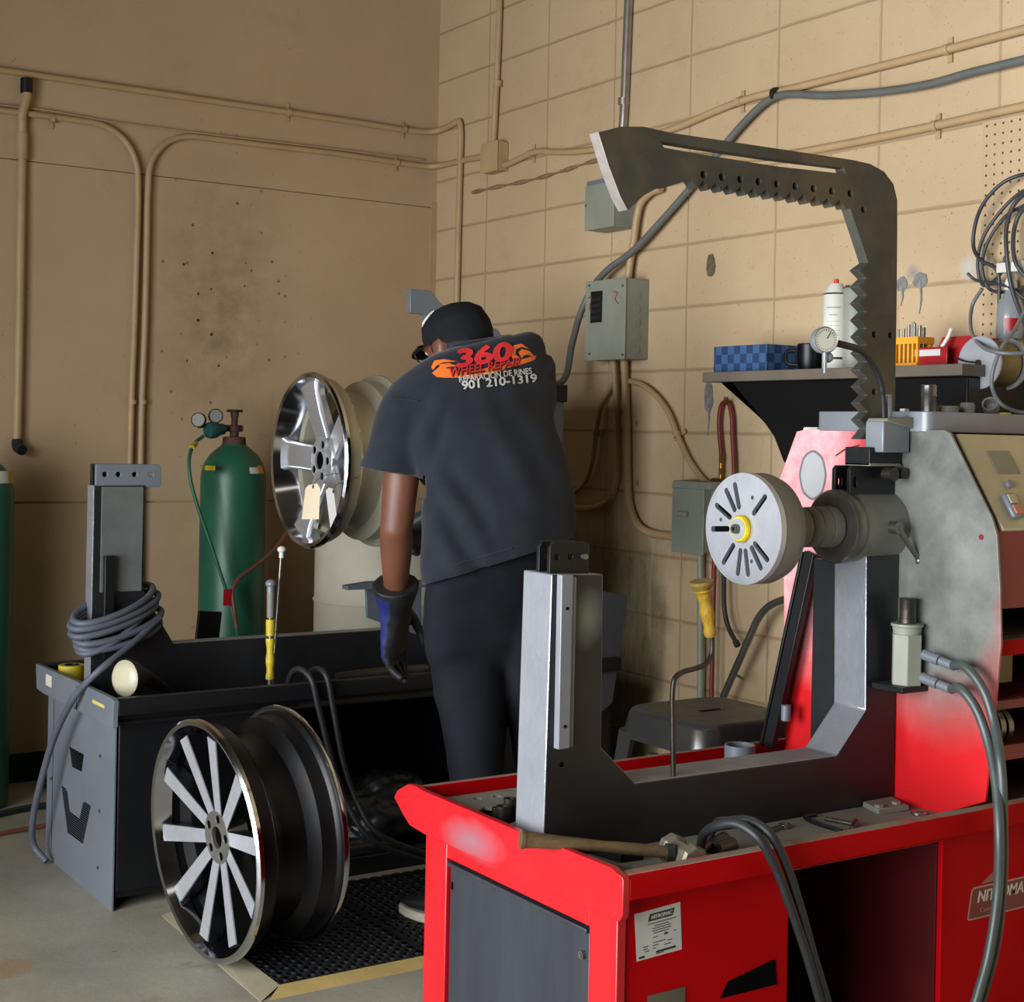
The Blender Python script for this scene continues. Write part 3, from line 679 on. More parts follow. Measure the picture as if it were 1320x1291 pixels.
def bad(u, v): return V((b0.x+u*BW+.012*v, SY, bz0+(bz1-bz0)*v))
ring = [bad(0, .05), bad(.02, 0), bad(1, 0), bad(1.0, .98), bad(.03, 1), bad(.0, .9)]
bd = part('maker_badge', B().poly3(ring, (0, .0006, 0)), mat('badge_silver', (150, 120, 112), .4, .2, .1, 20, 0), cab)
ring2 = [bad(.012, .08), bad(.03, .05), bad(.985, .05), bad(.985, .93), bad(.035, .94), bad(.015, .86)]
part('badge_field', B().poly3([p+V((0, -.0005, 0)) for p in ring2], (0, .0004, 0)), mat('badge_red', (92, 8, 12), .4, 0, .1, 20, 0), bd)
part('badge_text', place(text_mesh('NITROMAC', .031, .22, .0006), bad(.47, .66)+V((0, -.0014, 0)), (1, 0, 0), (0, 0, 1)), mat('badge_letters', (176, 160, 148), .4, 0, .1, 20, 0), bd)
part('badge_text', place(text_mesh('Custom   Plus', .013, 0, 0), bad(.33, .25)+V((0, -.0014, 0)), (1, 0, 0), (0, 0, 1)), mat('badge_small', (150, 92, 88), .4, 0, .1, 20, 0), bd)
part('badge_flash', B().poly3([bad(.12, 1.05), bad(.32, 1.05), bad(.32, 1.42), bad(.25, 1.3)], (0, .0006, 0)), mat('badge_flash', (120, 78, 72), .45, 0, .1, 20, 0), bd)
# forklift slots low on the pedestal front
part('forklift_slot', B().box((-1.56, -3.402, .30), (-1.48, -3.398, .335)), 'steel', cab)
part('forklift_slot', B().prism([(-1.40, .30), (-1.27, .30), (-1.275, .345), (-1.385, .325)], 'y', -3.402, -3.398), 'hole', cab)
# ================================================================== BLACK MACHINE by the back wall
LX = -1.855
lm = thing('wheel_straightening_machine', 'black and slate wheel straightening machine near the back wall, a chrome wheel mounted on it', 'machine', (-1.1, -1.24, 0))
LX0 = LX+.02; LE = -.22; LYN, LYF = -1.541, -.95
lXA = -1.32
b = B()
b.box((LX0+.01, LYN, .05), (lXA, LYN+.012, .5)); b.box((lXA-.012, LYN, .0), (lXA, LYF, .5)); b.box((LX0+.01, LYF-.012, 0), (LE, LYF, .5))
b.box((LE-.45, LYN, 0), (LE, LYN+.012, .5)); b.box((LE-.012, LYN, 0), (LE, LYF, .5)); b.box((LE-.45, LYN, 0), (LE-.438, LYF, .5))
b.box((LX0+.01, LYN+.01, .03), (LE, LYF-.01, .05)); b.box((lXA, LYN-.03, .0), (LE-.45, LYF, .05))
lcab = part('cabinet', b, 'black_paint', lm, .002)
# slate end wall, leaning in slightly towards the floor, louvre gaps laid on black for shade
def lw(px, py): p = onx(px, py, LX0); return (p.y, p.z)
outer = [(LYN, 0.0), (LYF, 0.0), (LYF, .5), (LYN, .5)]
gr = []
for i in range(11):          # small trapezoid grille
    f = i/10; y_ = lambda q: q
    l0 = lw(90+f*3.5, 963+f*24); r0 = lw(108-f*2.5, 973+f*20)
    gr.append([(l0[0], l0[1]-.0018), (r0[0], r0[1]-.0018), (r0[0], r0[1]+.0018), (l0[0], l0[1]+.0018)])
vs = [(80, 1012), (87, 1019), (90, 1045), (103, 1056), (108, 1033), (117, 1039), (107, 1087), (88, 1073)]
def vspan(py, a):            # left and right bound of the V at fraction a down its height
    pass
V2 = [lw(*q) for q in vs]
ysc = [p[0] for p in V2]; zt_, zb_ = max(p[1] for p in V2), min(p[1] for p in V2)
def crosses(z):
    xs = []
    for (y0, z0), (y1, z1) in zip(V2, V2[1:]+V2[:1]):
        if (z0-z)*(z1-z) < 0: xs.append(y0+(y1-y0)*(z-z0)/(z1-z0))
    return sorted(xs)
k = 0; z = zb_+.004
while z < zt_-.003:
    xs = crosses(z)
    for a, c in zip(xs[::2], xs[1::2]):
        if c-a > .004: gr.append([(a, z-.0017), (c, z-.0017), (c, z+.0017), (a, z+.0017)])
    z += .0062
b = B().box((LX0, LYN, 0), (LX0+.004, LYF, .5))
lend = part('end_wall', b, 'slate_paint', lm, 0, 30, label='slate grey end wall with louvred grilles')
vb_ = B().prism(V2, 'x', LX0-.0012, LX0); vg = part('vent_grille', vb_, mat('vent_grey', (66, 70, 76), .5, .1, .1, 9, 0), lend, label='darker V shaped louvred grille')
b = B()
for q in gr[11:]: b.prism(q, 'x', LX0-.0018, LX0-.001)
part('louvre', b, 'hole', vg)
b = B()
for q in gr[:11]: b.prism(q, 'x', LX0-.0012, LX0)
part('small_louvre', b, 'hole', lend)
part('end_backing', B().box((LX0+.02, LYN+.013, .06), (LX0+.024, LYF-.013, .49)), 'hole', lm)
b = B()
for q in ((67, 1003), (67, 1069), (130, 974), (129, 1045), (127, 1118)):
    p = onx(*q, LX0); b.cyl((LX0+.001, p.y, p.z), (LX0-.004, p.y, p.z), .005, .004, 10)
part('panel_screw', b, 'steel', lend)
y1_ = onx(68, 1000, LX0).y
part('panel_seam', B().box((LX0-.0006, y1_-.0012, .03), (LX0+.001, y1_+.0012, .47)), 'hole', lend)
ep = [onx(*q, LX) for q in ((47, 855), (95, 876), (145, 900), (147, 903), (146, 938), (56, 893), (48, 887))]
lep = part('end_plate', B().prism([(p.y, p.z) for p in ep], 'x', LX-.002, LX+.012), 'slate_paint', lm, .001)
p, q = onx(59, 868, LX-.003), onx(66, 886, LX-.003)
part('sticker', B().box((LX-.0028, q.y, q.z), (LX-.002, p.y, p.z)), 'white', lep, label='small white sticker')
p, q = onx(119, 901, LX-.003), onx(134, 913, LX-.003)
part('sticker', B().box((LX-.0028, q.y, q.z), (LX-.002, p.y, p.z+.0)), mat('yellow_sticker', (198, 180, 96), .5, 0, .1, 30, 0), lep, label='small yellow sticker')
p = onx(100, 890, LX)
part('plate_seam', B().box((LX-.0026, p.y-.0015, .482), (LX-.001, p.y+.0015, .548)), 'hole', lep)
LY0, LY1 = -1.586, -.891
b = B().prism([(LY0, .515), (LY0, .55), (LY0+.006, .558), (LY0+.03, .558), (LY0+.036, .552), (LY0+.036, .5), (LY0+.03, .5), (LY0+.03, .515)], 'x', LX+.012, LE)
part('rim', b, 'black_paint', lm, .001)
b = B().prism([(LY1, .487), (LY1, .55), (LY1-.006, .558), (LY1-.03, .558), (LY1-.036, .552), (LY1-.036, .49)], 'x', LX+.012, LE)
part('rim', b, 'black_paint', lm, .001)
part('deck', B().box((LX0, -1.56, .485), (LE, -.92, .49)), 'black_paint', lm)
LF0, LF1 = -1.285, -1.23
pts = [(-1.822, .49), (-1.822, 1.094), (-1.676, 1.094), (-1.676, .80), (-1.662, .775), (-1.585, .648), (-.60, .648), (-.60, .49)]
lfr = part('frame', B().prism(pts, 'y', LF0, LF1), 'frame_black', lm, .003)
lfr.data.materials.append(M['frame_side'])
for p in lfr.data.polygons:
    if abs(p.normal.y) < .5: p.material_index = 1  # end and top faces take the lit copy of the paint
part('post_facing', B().box((-1.80, LF0-.003, .80), (-1.682, LF0, 1.09)), mat('slate_smudged', (92, 96, 94), .5, .1, .3, 6, .03), lfr, .001)
hol = [circ2(x, 1.124, .0075, 14) for x in (-1.79, -1.752, -1.706, -1.66)]
part('lug_plate', B().holed([(-1.815, 1.088), (-1.632, 1.088), (-1.628, 1.10), (-1.63, 1.145), (-1.636, 1.152), (-1.815, 1.152)], hol, 'y', LF0+.004, LF0+.016), 'slate_paint', lfr, .001)
part('lug_plate', B().box((-1.818, LF0+.03, 1.085), (-1.66, LF0+.045, 1.152)), 'black_paint', lfr, .001)
a, c = ony(134, 716, LF0-.01), ony(147, 716, LF0-.01)
part('slide_bar', B().box((a.x, LF0-.022, .62), (c.x, LF0-.003, a.z)), 'black_paint', lfr, .002)
# tower, spindle and hooked arm (mostly behind the man)
b = B().box((-.66, -1.5, .49), (-.40, -1.1, 1.41))
part('tower', b, 'grey_door', lm, .006)
part('tower_cap', B().box((-.67, -1.51, 1.36), (-.395, -1.09, 1.415)), 'black_paint', lm, .004)
MZ = 1.166; MY = -1.24
part('headstock', B().lathe([(0, 0), (.05, 0), (.055, .01), (.055, .22), (.08, .22), (.08, .3), (0, .3)], (-.96, MY, MZ), (1, 0, 0), 40), 'dark_steel', lm)
pa = [ony(*q, -1.26) for q in ((527, 372), (554, 375), (567, 392), (640, 425), (668, 470), (668, 560), (640, 560), (632, 480), (560, 430), (545, 405), (527, 403))]
part('hooked_arm', B().prism([(p.x, p.z) for p in pa], 'y', -1.27, -1.245), 'slate_paint', lm, .002)
# dark tray flap that shows beside the glove, and the sheet at the far end
p0, p1, p2, p3, p4 = (ony(*q, -1.47) for q in ((448, 755), (480, 750), (552, 748), (552, 822), (482, 798)))
part('bracket_shelf', B().poly3([(p0.x, -1.47, p0.z), (p1.x, -1.47, p1.z), (p2.x, -1.47, p2.z), (p2.x, -1.47, p2.z-.02), (p0.x, -1.47, p0.z-.012)], (0, .035, 0)), 'grey_door', lm, .001)
q0 = ony(470, 757, -1.42)
part('bracket_web', B().prism([(q0.x, q0.z), (p2.x, p2.z-.01), (p3.x, p3.z), (p4.x, p4.z)], 'y', -1.43, -1.42), 'grey_door', lm, .001)
q = [ony(*s, -1.56) for s in ((770, 760), (778, 762), (808, 767), (803, 805), (788, 905), (760, 930), (755, 760))]
part('end_sheet', B().prism([(p.x, p.z) for p in q], 'y', -1.565, -1.555), 'grey_door', lm, .001, label='slate sheet at the right end')
# hoses over the front rim
for k in range(2):
    pth = [onz(372+20*k, 900-3*k, .5), ony(373+24*k, 874-4*k, -1.50), ony(384+24*k, 862, -1.545), ony(400+20*k, 873-3*k, -1.59), ony(410+19*k, 910, -1.602), ony(428+14*k, 980, -1.606), ony(445+14*k, 1030, -1.62), ony(475+10*k, 1078-6*k, -1.66), ony(540+10*k, 1106-6*k, -1.68), ony(590, 1112, -1.68)]
    pth = [V((p.x, p.y, max(p.z, .02))) for p in pth]
    part('feed_hose', B().tube(pth, .0085, 10, 8), 'rubber', lm, 0, 60)

# cable coiled round the slate post
b = B(); px = [(90, 805, 0), ]
def coil(lx, ly, rx, ry, sag):
    # one slanted loop round the post: left point near the camera side, right point behind
    L, R_ = ony(lx, ly, -1.30), ony(rx, ry, -1.25)
    c = (L+R_)/2; ax = (R_-L)/2; pts = []
    for k in range(14):
        a = 2*PI*k/14
        pts.append(c+ax*math.cos(a)+V((0, -.062*math.sin(a), -sag*math.sin(a))))
    return pts
lc = [(95, 800, 196, 756, .02), (91, 808, 203, 765, .018), (92, 818, 200, 775, .016), (98, 826, 207, 786, .02), (99, 833, 205, 800, .022), (101, 838, 190, 770, .03)]
for q in lc: b.tube(coil(*q), .0095, 10, 5, closed=True)
tail = [ony(206, 796, -1.29), ony(170, 830, -1.36), ony(130, 862, -1.40)]+[onx(*q) for q in ((102, 890, -1.872), (86, 915, -1.885), (68, 955, -1.89), (52, 1010, -1.90), (42, 1060, -1.90), (44, 1090, -1.885), (60, 1110, -1.86))]
b.tube(tail, .0095, 10, 8)
o = part('power_cable', b, 'cable_grey', None, 0, 60, keep=(-1.75, -1.3, .7))
tag(o, 'grey power cable coiled round the slate post and trailing to the floor', 'cable')

# ================================================================== WHEELS
def frame_of(c, yaw, pit):
    a = V((math.cos(yaw)*math.cos(pit), math.sin(yaw)*math.cos(pit), math.sin(pit)))
    e = V((-math.sin(yaw), math.cos(yaw), 0)); g = a.cross(e)
    return V(c), a, e, g
def loc2(fr, h, y, z): return fr[0]+fr[1]*h+fr[2]*y+fr[3]*z
def to_frame(b, fr):
    for v in b.b.verts: v.co = loc2(fr, v.co.x, v.co.y, v.co.z)
    return b
# --- the ten-spoke wheel standing on the mat
fr_ = frame_of((-1.79, -2.033, .2955), .072, .058)
fw = thing('alloy_wheel', 'large black ten-spoke alloy wheel with a chrome lip standing on the rubber mat', 'wheel', tuple(fr_[0]))
RR, WW = .281, .229
def barrel(R, W, t_, lip=.006):
    o = [(R-.012, 0), (R-.004, -.002), (R, .004), (R, .012), (R-.012, .017), (R-.016, .05), (R-.02, .058), (R-.05, .075), (R-.06, .11), (R-.055, .15), (R-.022, .17), (R-.02, W-.022), (R-.012, W-.014), (R-.002, W-.012), (R, W-.004), (R-.004, W)]
    i = [(R-.014, W-.002), (R-.03, W-.02), (R-.034, .175), (R-.062, .152), (R-.067, .11), (R-.058, .078), (R-.028, .062), (R-.024, .03)]
    return o+i
part('barrel', to_frame(B().lathe(barrel(RR, WW, .01), (0, 0, 0), (1, 0, 0), 96, closed=True), fr_), 'gloss_black', fw)
lipm = M['chrome']
part('lip', to_frame(B().lathe([(RR-.014, -.001), (RR-.005, -.004), (RR+.001, .002), (RR+.001, .012), (RR-.01, .016), (RR-.027, .04), (RR-.03, .04), (RR-.018, .012)], (0, 0, 0), (1, 0, 0), 96, closed=True), fr_), 'chrome', fw, label='scuffed chrome lip')
part('rear_flange', to_frame(B().lathe([(RR-.012, WW-.014), (RR-.001, WW-.0125), (RR+.0008, WW-.006), (RR-.002, WW+.001), (RR-.016, WW+.001), (RR-.02, WW-.01)], (0, 0, 0), (1, 0, 0), 96, closed=True), fr_), 'chrome', fw, label='chipped chrome rear flange')
ph = math.radians(-90+9)
def dirv(a): return (math.cos(a), math.sin(a))   # y (away-left), z (up)
b_s, b_b = [], B()
for k in range(10):
    a = -PI/2+math.radians(9)+k*2*PI/10
    c, s = math.cos(a), math.sin(a)
    def P(h, r, w): return (h, r*c-w*s, r*s+w*c)
    # black spoke body, silver machined face on it
    r0, r1 = .05, .25
    body = [[P(.040, r0, -.017), P(.040, r0, .017), P(.085, r0, .012), P(.085, r0, -.012)], [P(.014, r1, -.021), P(.014, r1, .021), P(.055, r1, .016), P(.055, r1, -.016)]]
    sp = part('spoke', to_frame(B().loft(body), fr_), 'gloss_black', fw, .002)
    face = [[P(.0375, .058, -.0155), P(.0375, .058, .0155), P(.0402, .058, .0155), P(.0402, .058, -.0155)], [P(.012, .246, -.020), P(.012, .246, .020), P(.0148, .246, .020), P(.0148, .246, -.020)]]
    part('spoke_face', to_frame(B().loft(face), fr_), 'alu', sp, 0, label='machined silver spoke face')
b = B().holed(circ2(0, 0, .062, 40), [circ2(0, 0, .026, 24)]+[circ2(.045*math.cos(2*PI*k/5+.5), .045*math.sin(2*PI*k/5+.5), .0105, 12) for k in range(5)], 'x', .036, .09)
part('hub', to_frame(b, fr_), mat('hub_worn', (104, 101, 92), .4, .5, .15, 20, .05), fw, .001)
hh_ = B().cyl((.046, 0, 0), (.048, 0, 0), .0262)
for k in range(5): hh_.cyl((.0385, .045*math.cos(2*PI*k/5+.5), .045*math.sin(2*PI*k/5+.5)), (.041, .045*math.cos(2*PI*k/5+.5), .045*math.sin(2*PI*k/5+.5)), .0107, None, 12)
part('lug_hole', to_frame(hh_, fr_), 'hole', fw)
part('hub_backing', to_frame(B().lathe([(0, .088), (.055, .088), (.055, .10), (0, .10)], (0, 0, 0), (1, 0, 0), 32), fr_), 'hole', fw)

# --- the five-spoke chrome wheel mounted on the black machine
fm = frame_of((-1.159, MY, MZ), -.007, 0)
mw = thing('alloy_wheel', 'polished chrome five-spoke wheel mounted on the black machine, paper tags hanging from it', 'wheel', tuple(fm[0]))
RM, WM = .265, .232
part('barrel', to_frame(B().lathe(barrel(RM, WM, .01), (0, 0, 0), (1, 0, 0), 96, closed=True), fm), 'cast_alu', mw)
part('lip', to_frame(B().lathe([(RM-.016, -.001), (RM-.005, -.004), (RM+.001, .002), (RM+.001, .012), (RM-.01, .014), (RM-.026, .05), (RM-.04, .07), (RM-.045, .07), (RM-.02, .01)], (0, 0, 0), (1, 0, 0), 96, closed=True), fm), 'chrome', mw, label='polished chrome lip')
for k in range(5):
    a = math.radians(176)+k*2*PI/5 - PI/2*0
    a = math.radians(4)+k*2*PI/5
    c, s = math.cos(a), math.sin(a)
    def P(h, r, w): return (h, r*c-w*s, r*s+w*c)
    secs = []
    for r, w, h, d in ((.035, .034, .060, .05), (.075, .040, .050, .045), (.14, .040, .036, .04), (.205, .044, .026, .036), (.243, .058, .020, .04)):
        secs.append([P(h+.012, r, -w), P(h, r, -w*.86), P(h, r, w*.86), P(h+.012, r, w), P(h+d, r, w*.8), P(h+d, r, -w*.8)])
    part('spoke', to_frame(B().loft(secs), fm), 'polished_alu', mw, .003)
b = B().holed(circ2(0, 0, .072, 40), [circ2(0, 0, .028, 24)]+[circ2(.050*math.cos(2*PI*k/5+.65), .050*math.sin(2*PI*k/5+.65), .0125, 14) for k in range(5)], 'x', .046, .10)
hb = part('hub', to_frame(b, fm), 'polished_alu', mw, .001)
part('flange_shade_disc', to_frame(B().lathe([(0, .118), (.14, .118), (.145, .122), (.145, .14), (0, .14)], (0, 0, 0), (1, 0, 0), 48), fm), 'black_paint', mw)  # unseen flange disc, added dark to shade the spoke windows
b = B()
for k in range(5): b.cyl((.0445, .050*math.cos(2*PI*k/5+.65), .050*math.sin(2*PI*k/5+.65)), (.0452, .050*math.cos(2*PI*k/5+.65), .050*math.sin(2*PI*k/5+.65)), .0124, None, 16)
b.cyl((.0445, 0, 0), (.0452, 0, 0), .0278)
part('lug_hole', to_frame(b, fm), 'hole', hb)
b = B()
for k in range(5):
    y, z = .050*math.cos(2*PI*k/5+.65), .050*math.sin(2*PI*k/5+.65)
    b.lathe([(.0125, .0), (.0165, .0), (.0165, .006), (.0125, .006)], (.041, y, z), (1, 0, 0), 20, closed=True)
b.lathe([(.028, 0), (.035, 0), (.035, .008), (.028, .008)], (.039, 0, 0), (1, 0, 0), 28, closed=True)
part('lug_seat', to_frame(b, fm), 'alu', hb)
part('hub_backing', to_frame(B().lathe([(0, .095), (.065, .095), (.065, .115), (0, .115)], (0, 0, 0), (1, 0, 0), 32), fm), 'hole', mw)
# tags
def tagcard(name, quad, m, label, hole):
    pts = [onx(px_, py_, -1.19) for px_, py_ in quad]
    o = thing(name, label, 'tag', tuple(pts[0]))
    hy = onx(*hole, -1.19)
    b = B().holed([(p.y, p.z) for p in pts], [circ2(hy.y, hy.z, .0035, 10)], 'x', -1.1905, -1.1897)
    part('card', b, m, o)
    part('eyelet', B().lathe([(.0034, 0), (.0058, 0), (.0058, .001), (.0034, .001)], (-1.1912, hy.y, hy.z), (1, 0, 0), 14, closed=True), 'rusty', o)
    part('wire', B().tube([(-1.191, hy.y, hy.z), (-1.188, hy.y-.004, hy.z+.012), (-1.165, hy.y-.006, hy.z+.03), (-1.115, hy.y-.008, hy.z+.04)], .001, 6), 'steel', o)
tagcard('paper_tag', ((389, 669), (394, 629), (398, 625), (409, 623), (413, 630), (411, 669)), 'paper', 'manila paper tag wired to the chrome wheel, the wider one with square corners below', (404, 627))
tagcard('paper_tag', ((426, 680), (420, 632), (424, 628), (430, 630), (434, 663)), 'greypaper', 'narrow grey paper tag hanging beside the manila tag on the chrome wheel', (430, 633))
# ================================================================== CONDUITS AND BOXES ON THE WALLS
def strap(b, p, nrm, d, r):
    p, nrm, d = V(p), V(nrm), V(d).normalized(); s = nrm.cross(d)
    for q in (-1, 1): b.bar(p-nrm*r+s*q*(r+.001), p-nrm*r+s*q*(r+.022), .016, .003, nrm) if q < 2 else None
    return b.lathe([(r, -.008), (r+.003, -.008), (r+.003, .008), (r, .008)], p, d, 16, closed=True)
def conduit(name, label, path, r, m, straps=(), sub=6, group=None):
    o = part(name, B().tube(path, r, 12, sub), m, None, 0, 60, keep=tuple(path[0]))
    tag(o, label, 'conduit', group)
    for p, n, d in straps: part('strap', strap(B(), p, n, d, r), m, o, 0, 40)
    return o
YW = -.016; XW = -.016
def L(px, py): return ony(px, py, YW)
def Rr(px, py, d=XW): return onx(px, py, d)
z1 = 2.482
c1 = [V((-3.2, YW, z1)), V((-1.7, YW, z1)), V((-.45, YW, z1)), V((-.09, YW, z1)), V((-.045, YW-.012, z1+.004)), V((XW, -.06, z1+.012)), V((XW, -.16, z1+.022)), V((XW, -.195, z1+.022)), V((XW, -.205, z1)), V((XW, -.205, 2.2)), V((XW, -.20, 1.6)), V((XW, -.20, .9))]
conduit('conduit', 'topmost tan conduit crossing the back wall and dropping at the corner', c1, .0125, 'tan_pipe', [(V((-.68, YW, z1)), (0, -1, 0), (1, 0, 0)), (V((-.17, YW, z1)), (0, -1, 0), (1, 0, 0))])
b0, b1 = L(33, 104), L(22, 568)
c = conduit('conduit', 'tan drop conduit at the far left, ending in a capped elbow', [V((b0.x, YW-.014, b0.z)), V((b0.x+.002, YW-.016, b0.z-.06)), V((b0.x-.012, YW-.012, b0.z-.12)), L(29, 160), L(27, 300), L(24, 480), b1], .0155, 'tan_pipe')
part('coupling', B().cyl(L(29, 172), L(28.5, 205), .0195), 'tan_pipe', c)
part('tee', B().lathe([(0, 0), (.021, 0), (.021, .05), (0, .05)], b0+V((0, -.012, -.045)), (0, 0, 1), 16), 'black_paint', c, label='blackened tee fitting')
part('elbow', B().tube([b1, b1+V((.0, -.012, -.022)), b1+V((.008, -.04, -.032))], .019).ball(b1+V((0, 0, 0)), .017), 'rubber', c, label='black capped elbow')
z2 = 2.343
A_ = L(181, 240); conduit('conduit', 'tan conduit entering from the left and bending down, left one of the twin risers', [V((-3.2, YW, z2)), V((-1.75, YW, z2)), L(100, 155), L(128, 160), L(150, 171), L(166, 188), L(176, 212), L(178, 245), L(176, 330), L(173, 430), L(169.5, 520), L(167, 640), L(166, 760)], .0115, 'tan_pipe', [(L(67, 153), (0, -1, 0), (1, 0, 0)), (L(171, 518), (0, -1, 0), (0, 0, 1))])
conduit('conduit', 'tan conduit bending down from the right, right one of the twin risers', [L(180, 760), L(181, 640), L(183, 520), L(186.5, 430), L(189, 330), L(191, 240), L(194, 212), L(204, 194), L(220, 181), L(245, 176), L(275, 179), L(340, 187), V((-.46, YW, z2+.004)), V((-.12, YW, z2)), V((-.05, -.03, z2)), V((XW, -.09, z2+.004)), V((XW, -.25, z2+.0)), V((XW, -.40, 2.335))], .0115, 'tan_pipe', [(L(184, 518), (0, -1, 0), (0, 0, 1)), (V((-.20, YW, z2)), (0, -1, 0), (1, 0, 0))])
tag(part('wall_cable', B().tube([L(-40, 131), L(60, 142), L(140, 156), L(230, 168), L(330, 180), L(440, 193), L(545, 206)], .0035, 8), 'tan_pipe', None, 0, 60, keep=tuple(L(60, 142))), 'thin tan cable running above the twin risers', 'cable')
# right wall
rp0, rp1 = Rr(646, -60), Rr(636, 190)
c = conduit('conduit', 'tan conduit dropping from the ceiling into the small junction box', [V((XW, rp0.y+.0, CZ)), rp0, Rr(641, 90), rp1], .0125, 'tan_pipe')
part('coupling', B().cyl(Rr(642, 104), Rr(641.5, 112), .017), 'tan_pipe', c)
p, q = onx(621, 187, -.05), onx(642, 221, -.05)
o = thing('junction_box', 'small tan junction box near the corner', 'electrical box', (-.025, (p.y+q.y)/2, p.z))
part('body', B().box((-.05, q.y+.004, q.z+.008), (0, p.y, p.z)), 'tan_pipe', o, .003)
part('cover', B().box((-.054, q.y+.002, q.z+.006), (-.05, p.y+.002, p.z+.002)), 'tan_pipe', o, .001)
fz = 2.288
conduit('conduit', 'tan conduit running from the junction box up behind the toothed arm to the right', [V((XW, -.46, 2.282)), V((XW, -.56, 2.283)), V((XW, -.68, 2.298)), V((XW, -.76, 2.302)), V((XW, -.86, 2.285)), V((XW, -1.0, 2.266)), V((XW, -1.15, 2.256)), V((XW, -1.35, 2.256)), V((XW, -1.57, 2.264)), V((XW, -1.75, 2.285)), V((XW, -1.9, 2.297)), V((XW, -2.1, 2.294)), V((XW, -2.66, 2.292)), V((XW, -2.9, 2.293)), V((XW, -6.2, 2.293))], .0115, 'tan_pipe', [(V((XW, -.715, 2.301)), (-1, 0, 0), (0, 1, 0)), (V((XW, -1.86, 2.296)), (-1, 0, 0), (0, 1, 0)), (V((XW, -2.665, 2.292)), (-1, 0, 0), (0, 1, 0))])
conduit('conduit', 'lower tan conduit disappearing behind the pegboard top', [V((XW, -1.40, 2.20)), V((XW, -1.6, 2.165)), V((XW, -1.8, 2.13)), V((XW, -2.0, 2.105)), V((XW, -2.2, 2.098)), V((XW, -2.63, 2.097)), V((XW, -2.9, 2.10)), V((XW, -6.2, 2.10))], .0115, 'tan_pipe', [(V((XW, -2.63, 2.097)), (-1, 0, 0), (0, 1, 0))])
b = B().tube([Rr(609, 248, -.006), Rr(640, 241, -.006), Rr(680, 233, -.006), Rr(720, 222, -.006), Rr(760, 209, -.006), Rr(800, 200, -.006)], lambda u: .006+.003*math.sin(u*40), 8)
tag(part('caulked_cable', b, mat('scabby_sealant', (134, 104, 72), .8, 0, .3, 30, .3), None, 0, 60, keep=tuple(Rr(609, 248, -.006))), 'scabby sealed cable on the block wall below the junction box', 'cable')
hp = [V((-.03, -6.2, 2.3)), V((-.03, -4.6, 2.24)), V((-.03, -3.6, 2.22)), V((-.03, -3.2, 2.222)), Rr(1320, 77, -.03), Rr(1250, 94, -.03), Rr(1200, 108, -.03), Rr(1130, 119, -.03), Rr(1060, 123, -.03), Rr(1010, 122, -.035), Rr(988, 131, -.03), Rr(960, 157, -.03), Rr(930, 192, -.03), Rr(895, 236, -.03), Rr(855, 282, -.035), Rr(815, 324, -.045), Rr(783, 348, -.06), Rr(763, 372, -.06), Rr(748, 405, -.08), Rr(737, 445, -.12), Rr(726, 490, -.18), V((-.40, -1.25, 1.42))]
cg = conduit('flexible_cable', 'thick grey cable sweeping down the block wall to the black machine', hp, .0115, 'cable_dark', (), 8); cg['category'] = 'cable'
part('cable_tie', B().lathe([(.012, -.007), (.02, -.007), (.02, .007), (.012, .007)], Rr(1000, 121, -.03), (0, 1, .1), 14, closed=True), 'dark_steel', cg)
e0, e1 = Rr(812, -60), Rr(803, 165)
c = conduit('conduit', 'bare galvanised conduit coming down from the ceiling behind the arm tip', [V((XW, e0.y, CZ)), e0, Rr(808, 60), e1, Rr(795, 235)], .0155, 'emt')
part('coupling', B().cyl(Rr(804.5, 126), Rr(804, 135), .02), 'emt', c)

def ebox(name, label, p0, p1, depth, m='box_grey'):
    # p0, p1: pixels of the front face corners (left top, right bottom)
    a, c = onx(*p0, -depth), onx(*p1, -depth)
    o = thing(name, label, 'electrical box', (0, (a.y+c.y)/2, c.z))
    part('body', B().box((-depth, c.y, c.z), (0, a.y, a.z)), m, o, .003)
    return o, a, c
o, a, c = ebox('junction_box', 'grey junction box behind the hooked arm tip', (756, 234), (792, 291), .095)
part('cover', B().box((-.099, c.y-.001, c.z-.001), (-.095, a.y+.001, a.z-.02)), 'box_grey', o, .001)
part('vent_label', B().box((-.0965, c.y+.012, a.z-.016), (-.095, a.y-.004, a.z-.004)), 'slate_paint', o)
part('screw', B().cyl((-.099, a.y-.006, (a.z+c.z)/2), (-.102, a.y-.006, (a.z+c.z)/2), .004, None, 8).cyl((-.099, c.y+.006, (a.z+c.z)/2+.02), (-.102, c.y+.006, (a.z+c.z)/2+.02), .004, None, 8), 'steel', o)
o, a, c = ebox('breaker_panel', 'grey-green breaker panel with a small dark window', (757, 364), (806, 462), .095)
cv = part('cover', B().box((-.101, c.y-.002, c.z-.002), (-.095, a.y+.002, a.z+.002)), 'box_grey', o, .0015)
w0, w1 = onx(762, 376, -.101), onx(776, 415, -.101)
part('breaker_window', B().box((-.103, w1.y, w1.z), (-.1, w0.y, w0.z)), 'black_paint', cv, .001)
b = B()
for k in range(4): b.box((-.105, w1.y+.006, w1.z+.012+.02*k), (-.103, w0.y-.006, w1.z+.022+.02*k))
part('breaker', b, 'rubber', cv)
for s in (((790, 376), (796, 377), (793, 385), (797, 391)), ((758, 384), (763, 383), (760, 398), (764, 399))):
    part('red_scribble', B().tube([onx(x, y, -.1018) for x, y in s], .0016, 6), 'red_plastic', cv)
b = B()
for q in ((760, 368), (803, 368), (760, 456), (803, 457)):
    p = onx(*q, -.101); b.cyl((-.101, p.y, p.z), (-.104, p.y, p.z), .004, None, 8)
part('screw', b, 'steel', cv)
b = B()
